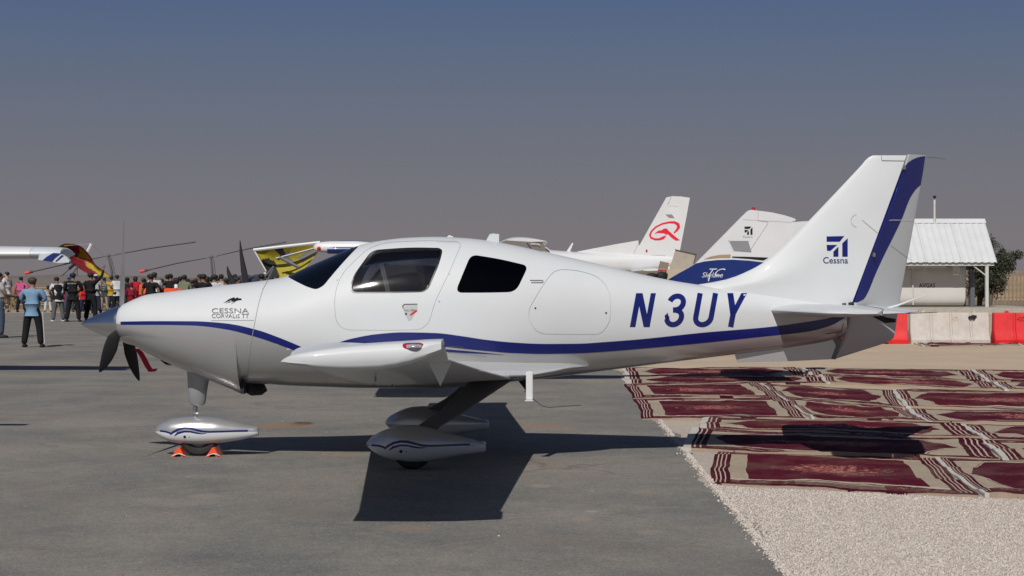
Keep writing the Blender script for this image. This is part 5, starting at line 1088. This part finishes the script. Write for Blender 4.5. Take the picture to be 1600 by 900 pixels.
# ================================================================== people
SKIN = [mat('skin_tan', (.24, .13, .085), .6, vary=.05), mat('skin_brown', (.17, .09, .058), .6, vary=.05), mat('skin_light', (.42, .27, .20), .6, vary=.05)]
HAIR = mat('black_hair', (.010, .009, .008), .7, vary=.2); HAIRB = mat('brown_hair', (.045, .028, .018), .7, vary=.2)
def skinned(V_, E_, rad, root=0, sub=1):
    me = bpy.data.meshes.new('sk'); me.from_pydata([tuple(v) for v in V_], E_, []); o = bpy.data.objects.new('sk', me); C.objects.link(o)
    md = o.modifiers.new('s', 'SKIN'); md.use_smooth_shade = True; sv = me.skin_vertices[0].data
    for k, r_ in enumerate(rad): sv[k].radius = (r_, r_) if not isinstance(r_, tuple) else r_
    for k in range(len(V_)): sv[k].use_root = (k == root)
    ms = o.modifiers.new('b', 'SUBSURF'); ms.levels = sub; ms.render_levels = sub
    dg = bpy.context.evaluated_depsgraph_get(); dg.update(); r_ = bpy.data.meshes.new_from_object(o.evaluated_get(dg)); bpy.data.objects.remove(o); bpy.data.meshes.remove(me); return r_
ARMS = {'down': ((.155, .02, .645), (.165, -.05, .50)), 'cross': ((.150, -.03, .655), (-.01, -.15, .68)), 'cam': ((.165, -.07, .67), (.06, -.20, .80)), 'up': ((.19, -.06, .90), (.15, -.16, 1.04)),
        'hips': ((.225, .05, .67), (.125, -.03, .565)), 'front': ((.15, -.05, .64), (.07, -.19, .62)), 'point': ((.20, -.10, .74), (.28, -.25, .80))}
def person(px, head, feet, yaw, shirt, legs, arms=('down', 'down'), lab='', skin=1, hair=HAIR, long_hair=False, shorts=False, robe=False, sleeves='short', shoes=BLACKM, lean=0, stance=.05, hands=False, extra=None, wide=1.0, d=None, grp=None):
    if d is None: d = HC*F/(feet-HY)
    H = HC-(head-HY)*d/F; X0 = (px-800)*d/F; Y0 = d-D0; rt = thing('person', (X0, Y0, 0), lab, 'person', grp)
    Rz = Matrix.Rotation(R(yaw), 3, 'Z'); Rl = Matrix.Rotation(R(lean), 3, 'X')
    def T_(p):
        v = Vector(p)
        if v.z > .52 and lean: v = Rl@(v-Vector((0, 0, .52)))+Vector((0, 0, .52))
        v.x *= wide; return Rz@(v*H)
    A = {}
    for i, sg in enumerate((-1, 1)):
        e, w_ = ARMS[arms[i]]; A[sg] = ((sg*e[0], e[1], e[2]), (sg*w_[0], w_[1], w_[2]))
    V_, E_, r_ = [], [], []
    def add(p, r, parent=None):
        V_.append(T_(p)); r_.append(r*H if not isinstance(r, tuple) else (r[0]*H, r[1]*H)); 
        if parent is not None: E_.append((parent, len(V_)-1))
        return len(V_)-1
    pel = add((0, 0, .52), (.066, .050)); wst = add((0, .005, .60), (.072, .055), pel); ch = add((0, .005, .73), (.088, .062), wst); nb = add((0, .008, .815), (.045, .04), ch)
    nk = add((0, .0, .855), .030, nb); jw = add((0, -.012, .885), (.040, .042), nk); hd = add((0, -.004, .925), (.047, .054), jw); tp = add((0, 0, .968), (.036, .040), hd)
    add((0, -.062, .905), .009, jw)
    for sg in (-1, 1):
        s_ = add((sg*.10, .005, .795), .040, ch); e = add(A[sg][0], .024, s_); w_ = add(A[sg][1], .016, e)
        dirv = (Vector(A[sg][1])-Vector(A[sg][0])).normalized(); pc = Vector(A[sg][1])+dirv*.035; pm = add(tuple(pc), (.022, .014), w_)
        side = dirv.cross(Vector((0, 1, .2))).normalized()
        if hands:
            for f_, (o_, l_) in enumerate(((-.018, .040), (-.006, .046), (.006, .043), (.018, .034))):
                k1 = add(tuple(pc+side*o_+dirv*.026), .0058, pm); k2 = add(tuple(pc+side*o_*1.05+dirv*(.026+l_*.55)+Vector((0, -.004, 0))), .0052, k1); add(tuple(pc+side*o_*1.1+dirv*(.022+l_)+Vector((0, -.012, 0))), .0045, k2)
            t1 = add(tuple(pc+side*-.026+dirv*.0), .007, pm); add(tuple(pc+side*-.034+dirv*.024), .0055, t1)
        else: add(tuple(pc+dirv*.035), (.018, .009), pm)
        hp = add((sg*.052, 0, .49), .056, pel); kn = add((sg*(.055+stance*.5), -.012, .275), .036, hp); an = add((sg*(.055+stance), .008, .05), .022, kn); add((sg*(.058+stance), -.07, .018), (.022, .016), an)
    me = skinned(V_, E_, r_, 0, 1)
    def put(name, me, m, par=rt):
        me.materials.clear(); me.materials.append(m); o = bpy.data.objects.new(name, me); C.objects.link(o); o.parent = par; return o
    bd = put('body', me, SKIN[skin])
    V_, E_, r_ = [], [], []
    pel = add((0, 0, .525), (.096, .076)); low = add((0, 0, .465), (.090, .072), pel); wst = add((0, .005, .60), (.092, .072), pel); ch = add((0, .005, .73), (.100, .072), wst); nb = add((0, .008, .808), (.058, .05), ch); add((0, .006, .832), .036, nb)
    for sg in (-1, 1):
        s_ = add((sg*.102, .005, .790), .050, ch); e_ = Vector(A[sg][0]); s0 = Vector((sg*.102, .005, .79))
        if sleeves == 'long': e = add(A[sg][0], .034, s_); add(tuple(Vector(A[sg][1])*.92+e_*.08), .025, e)
        elif sleeves == 'short': add(tuple(s0*.35+e_*.65), .037, s_)
    put('shirt', skinned(V_, E_, r_, 0, 1), shirt)
    if robe:
        bm = sections([[T_((.0+w_*math.cos(a), .0+w_*.8*math.sin(a), z)) for a in [2*math.pi*k/18 for k in range(18)]] for z, w_ in ((.02, .15), (.2, .13), (.45, .11), (.6, .10), (.74, .09))])
        me = bpy.data.meshes.new('r'); bm.to_mesh(me); bm.free(); me.polygons.foreach_set('use_smooth', [True]*len(me.polygons)); put('robe', me, legs)
    else:
        V_, E_, r_ = [], [], []; top_ = add((0, 0, .60), (.076, .060)); pel = add((0, 0, .53), (.080, .064), top_)
        for sg in (-1, 1):
            hp = add((sg*.054, 0, .47), .068, pel)
            if shorts: add((sg*(.055+stance*.4), -.01, .30), .055, hp)
            else: kn = add((sg*(.055+stance*.5), -.012, .275), .055, hp); add((sg*(.055+stance), .008, .04), .047, kn)
        put('shorts' if shorts else 'trousers', skinned(V_, E_, r_, 0, 1), legs)
    for sg in (-1, 1):
        bm = bmesh.new(); bmesh.ops.create_uvsphere(bm, u_segments=10, v_segments=6, radius=1); 
        for v in bm.verts: v.co = T_((sg*(.058+stance)+v.co.x*.030, -.035+v.co.y*.072, max(0, .022+v.co.z*.026)))
        me = bpy.data.meshes.new('s'); bm.to_mesh(me); bm.free(); me.polygons.foreach_set('use_smooth', [True]*len(me.polygons)); put('shoe', me, shoes)
    bm = bmesh.new(); bmesh.ops.create_uvsphere(bm, u_segments=14, v_segments=10, radius=1)
    for v in bm.verts:
        c_ = v.co.copy(); lo = .9 if not long_hair else 1.9
        y = .012+c_.y*.060; z = .934+(c_.z*.044 if c_.z > 0 else c_.z*.062*lo*(1 if c_.y > -.1 else .15))
        v.co = T_((c_.x*(.054 if not long_hair else .062), y, z))
    me = bpy.data.meshes.new('h'); bm.to_mesh(me); bm.free(); me.polygons.foreach_set('use_smooth', [True]*len(me.polygons)); put('hair' if not robe else 'headscarf', me, hair)
    if extra: extra(rt, T_, put)
    return rt
def cl(name, c): return mat('cloth_'+name, c, .85, vary=.12, nscale=5, spec=.15, bumps=(14, .5, .02))
c_black, c_white, c_lblue, c_pink = cl('black', (.012, .012, .014)), cl('white', (.48, .49, .50)), cl('light_blue', (.16, .27, .40)), cl('pink', (.42, .08, .19))
c_khaki, c_jeans, c_grey, c_red = cl('khaki', (.26, .22, .15)), cl('jeans', (.045, .06, .09)), cl('grey', (.10, .10, .105)), cl('red', (.36, .012, .03))
c_yel, c_teal, c_camo, c_lil, c_green = cl('yellow', (.42, .26, .04)), cl('teal_stripe', (.035, .065, .07)), cl('camouflage', (.16, .17, .11)), cl('lilac', (.30, .26, .36)), cl('lime', (.45, .55, .08))
c_dred, c_navy, c_org, c_lgrey = cl('dark_red', (.16, .01, .02)), cl('navy', (.02, .025, .05)), cl('orange', (.6, .10, .03)), cl('light_grey', (.30, .30, .31))
def stripe_leg(rt, T_, put):
    for sg in (-1,):
        bm = tube([T_((sg*.118, 0, .49)), T_((sg*.128, .0, .28)), T_((sg*.142, .01, .06))], .012, 6); me = bpy.data.meshes.new('l'); bm.to_mesh(me); bm.free(); put('side_stripe', me, c_white)
def vest(rt, T_, put):
    bm = sections([[T_((w_*math.cos(a), .004+w_*.76*math.sin(a), z)) for a in [2*math.pi*k/16 for k in range(16)]] for z, w_ in ((.48, .106), (.6, .106), (.73, .122), (.79, .098))]); me = bpy.data.meshes.new('l'); bm.to_mesh(me); bm.free(); put('waistcoat', me, c_black)
def backprint(rt, T_, put):
    bm = textbm('SECURITY', 0, 0, 1, 1)
    for v in bm.verts: v.co = T_((.075-v.co.x*.15, .082, .775-v.co.y*.022))
    me = bpy.data.meshes.new('l'); bm.to_mesh(me); bm.free(); put('back_print', me, c_white)
def stripes(rt, T_, put):
    for z in (.56, .62, .68, .74):
        bm = sections([[T_((w_*math.cos(a), .005+w_*.74*math.sin(a), z+o_)) for a in [2*math.pi*k/16 for k in range(16)]] for o_, w_ in ((-.008, .092+.1*(z-.56)), (.008, .092+.1*(z-.56)))]); me = bpy.data.meshes.new('l'); bm.to_mesh(me); bm.free(); put('shirt_stripe', me, c_lgrey)
def cap(m):
    def f(rt, T_, put):
        bm = bmesh.new(); bmesh.ops.create_uvsphere(bm, u_segments=14, v_segments=8, radius=1)
        for v in bm.verts: c_ = v.co.copy(); v.co = T_((c_.x*.060, .004+c_.y*.066-(.03 if c_.z < -.2 and c_.y < -.3 else 0), .955+max(c_.z, -.2)*.042))
        me = bpy.data.meshes.new('l'); bm.to_mesh(me); bm.free(); put('cap', me, m)
    return f
P_ = person
P_(51, 430.5, 543, 175, c_lblue, c_black, ('cross', 'cross'), 'man in loose light blue shirt and black track trousers, standing alone nearest on the left', 0, HAIRB, hands=True, extra=stripe_leg, sleeves='long', wide=1.22, stance=.045)
P_(-1, 423, 528, 120, c_lgrey, c_jeans, ('front', 'front'), 'person in pale grey shirt and jeans cut off by the left frame edge', 1, hands=True, wide=1.1)
P_(10.5, 423, 488, 250, c_white, c_khaki, ('down', 'down'), 'man in white t-shirt and khaki shorts standing at the far left', 2, shorts=True, shoes=c_khaki, wide=1.1)
P_(33, 431, 488, 170, c_pink, c_black, ('hips', 'down'), 'person in bright pink shirt and black trousers left of the light blue shirt', 0, sleeves='long', wide=1.1)
P_(75, 445, 488, 200, c_lgrey, c_white, ('down', 'down'), 'small child in pale top and white trousers right of the light blue shirt', 1, long_hair=True)
P_(91, 430, 503, 215, c_white, c_grey, ('front', 'front'), 'man in black waistcoat over white shirt and grey trousers, leaning forward', 1, lean=16, hands=True, extra=vest, shoes=c_white, wide=1.1)
P_(102, 438, 487, 160, c_dred, c_pink, ('down', 'front'), 'child in dark red top and pink trousers between the waistcoat man and the guard', 1)
P_(114, 424.5, 503, 178, c_black, c_black, ('front', 'front'), 'guard all in black with white lettering across the back, below the red sail', 1, hands=True, extra=backprint, sleeves='long', wide=1.2)
P_(108, 431, 488, 20, c_jeans, c_jeans, ('down', 'down'), 'person in a bright blue cap just behind the black clad guard', 1, extra=cap(cl('bright_blue', (.02, .12, .5))))
P_(125, 445, 487, 190, c_org, c_jeans, ('down', 'down'), 'small child in orange top between the two men in black', 1)
P_(142, 424, 502, 150, c_black, c_black, ('up', 'front'), 'man all in black reaching one arm up towards the red and yellow sail', 1, hands=True, sleeves='long', wide=1.25)
P_(131, 440, 490, 190, c_red, c_navy, ('down', 'down'), 'child in red top half hidden by the man reaching up', 1)
P_(150, 428, 489, 170, c_lgrey, c_navy, ('down', 'down'), 'person in pale grey top behind the man reaching up', 1, extra=cap(c_white))
P_(163, 432, 487, 172, c_teal, c_khaki, ('hips', 'down'), 'man in dark teal striped shirt and khaki trousers left of the propeller', 1, extra=stripes)
P_(174, 430, 487, 185, c_yel, c_jeans, ('down', 'cam'), 'person in mustard yellow shirt and jeans beside the teal striped shirt', 1, wide=1.05)
P_(183, 428, 489, 200, c_white, c_black, ('down', 'front'), 'person in white waistcoat top and black trousers just left of the upright propeller blade', 1)
P_(199, 432, 492, 180, c_black, c_black, ('down', 'down'), 'woman in black robe and headscarf just right of the upright propeller blade', 1, robe=True, hair=c_black, long_hair=True, sleeves='long')
P_(205, 440, 494, 185, c_dred, c_dred, ('down', 'down'), 'person in long dark red dress by the black robed woman', 1, robe=True, hair=c_dred, long_hair=True, sleeves='long')
P_(212, 430.5, 491, 160, c_red, c_black, ('down', 'front'), 'woman in bright red jacket and black trousers behind the spinner', 0, sleeves='long', long_hair=True, wide=1.1)
G_ = [(225, 433, c_org, 'person in orange vest half hidden behind the red jacket', {}),
 (236, 426, c_black, 'man in black shirt, first head right of the red jacket, bent forward', dict(wide=1.35)), (241.5, 423.5, c_white, 'tall man with white collar standing behind the black shirted man', {}),
 (253, 434, c_black, 'short person with bushy black hair above the orange barrier', dict(long_hair=True)), (262, 427, c_black, 'man in black left of the two touching heads above the orange barrier', {}), (266.5, 426, c_navy, 'man in navy touching heads with the man in black', {}),
 (276, 432, c_black, 'woman in black headscarf above the right end of the orange barrier', dict(long_hair=True, wide=1.2)), (288.5, 427.5, c_camo, 'man in camouflage jacket right of the black headscarf', dict(sleeves='long')),
 (294, 434, c_red, 'child in red behind the camouflage jacket', {}), (301, 436, c_lgrey, 'person in pale grey right of the camouflage jacket', {}), (306, 434, c_black, 'person with black hair and black top beside the pale grey one', {}),
 (311.5, 426.5, c_black, 'man in black shirt with pale face turned right, below the second rotor hub', dict(yaw=250)), (318, 426, c_black, 'taller man in black beside the second rotor mast', dict(wide=1.2)), (324, 430, c_black, 'woman in black just left of the large white shirt', dict(long_hair=True)),
 (335, 427, c_white, 'large man in plain white shirt seen from behind, right of the second rotor mast', dict(wide=1.35)), (346, 426.5, c_lil, 'person in pale lilac shirt right of the large white shirt', {}),
 (352.5, 433, c_green, 'child in lime green top left of the short black blade', {}), (359, 434, c_black, 'woman in black headscarf under the short black blade', dict(long_hair=True, wide=1.2)),
 (367.5, 426.5, c_black, 'man in black left of the tall black blade', {}), (372, 431, c_white, 'woman in white sleeve beside the tall black blade', dict(yaw=110)), (385, 434, c_dred, 'person in dark red under the tall black blade', dict(wide=1.2)),
 (396.5, 429, c_yel, 'child in yellow top right of the tall black blade', {}), (404, 427, c_black, 'left one of the pair with black hair near the yellow sail', {}), (409, 425.5, c_black, 'right one of the pair with black hair near the yellow sail', dict(wide=1.2)),
 (416, 424.5, c_white, 'person in white hat under the yellow sail', dict(extra=cap(c_white))), (424, 430, c_dred, 'person in dark red by the yellow sail frame, last of the crowd', dict(skin=0)),
 (246, 437, c_dred, 'dark red clad child between the white collar and the bushy hair', {}), (329, 431, c_grey, 'person in grey hidden up to the hair left of the large white shirt', {}), (341, 432, c_navy, 'person in navy between the white and the lilac shirts', {}), (391, 431, c_black, 'person with black hair left of the yellow child top', {}),
 (281, 430, c_navy, 'person in navy behind the black headscarf', {}), (257, 438, c_navy, 'low crouching head in navy by the bushy hair', {})]
rq = random.Random(11)
for k, (px, hd_, sh, lab, kw) in enumerate(G_):
    kw = dict(kw); dd = rq.uniform(56, 68) if hd_ < 432 else rq.uniform(60, 70); yw = kw.pop('yaw', rq.choice([165, 180, 195, 215, 150])); sk = kw.pop('skin', rq.choice([0, 1, 1]))
    P_(px, hd_, 0, yw, sh, rq.choice([c_black, c_jeans, c_khaki, c_grey]), rq.choice([('down', 'down'), ('front', 'front'), ('cam', 'down'), ('cross', 'cross')]), lab, sk, d=dd, **kw)
for px, y0, lab, dd in ((1018, 424, 'dark haired person between the background fins, left of the pair', 45), (1034, 422, 'dark haired person in black beside the open tan trolley', 45)):
    P_(px, y0, 0, 200, c_black, c_black, ('front', 'front'), lab, 1, d=dd, wide=1.4, long_hair=True, grp='pair of people between the background fins')
# crowd barriers
def rail(x0, x1, d, m, lab, h=1.05, grp=None):
    o = thing('crowd_barrier', ((x0+x1)/2, d-D0, 0), lab, 'barrier', grp); y = d-D0
    bmobj('rail', tube([(x0, y, h), (x1, y, h)], .025, 6), m, o); bmobj('rail', tube([(x0, y, .2), (x1, y, .2)], .025, 6), m, o)
    for x in (x0, x1): bmobj('post', tube([(x, y, 0), (x, y, h)], .025, 6), m, o); bmobj('foot', box(x-.03, x+.03, y-.3, y+.3, 0, .03), m, o)
    n = int((x1-x0)/.16)
    for k in range(1, n): bmobj('bar', tube([(x0+(x1-x0)*k/n, y, .2), (x0+(x1-x0)*k/n, y, h)], .010, 5), m, o)
ym = mat('yellow_barrier_paint', (.30, .22, .07), .5, vary=.2)
for k, lab in enumerate(('yellow crowd barrier at the left frame edge', 'yellow crowd barrier behind the pink shirt', 'yellow crowd barrier behind the pale dressed child', 'yellow crowd barrier behind the guard in black', 'yellow crowd barrier behind the teal striped shirt')): rail(-27+k*1.85, -25.2+k*1.85, 89, ym, lab, grp='yellow crowd barriers along the far edge of the apron')
OB = thing('orange_barrier', (P(269, 0, 52).x, 36, 0), 'orange barrier panel seen just over the engine cowl', 'barrier'); x0, x1 = P(256, 0, 52).x, P(283, 0, 52).x
bmobj('panel', box(x0, x1, 36, 36.06, .35, P(0, 450.5, 52).z, bev=.02), ORANGE, OB)
for x in (x0+.05, x1-.05): bmobj('post', box(x-.03, x+.03, 36.0, 36.06, 0, .349), ORANGE, OB); bmobj('foot', box(x-.04, x+.04, 35.8, 36.3, 0, .04), RUBBER, OB)
bmobj('lamp', rev([(0, .06), (.08, .06), (.12, .03)], 'Z', (P(275, 0, 52).x, 36.03, P(0, 450.5, 52).z), 12), WHITE2, OB)
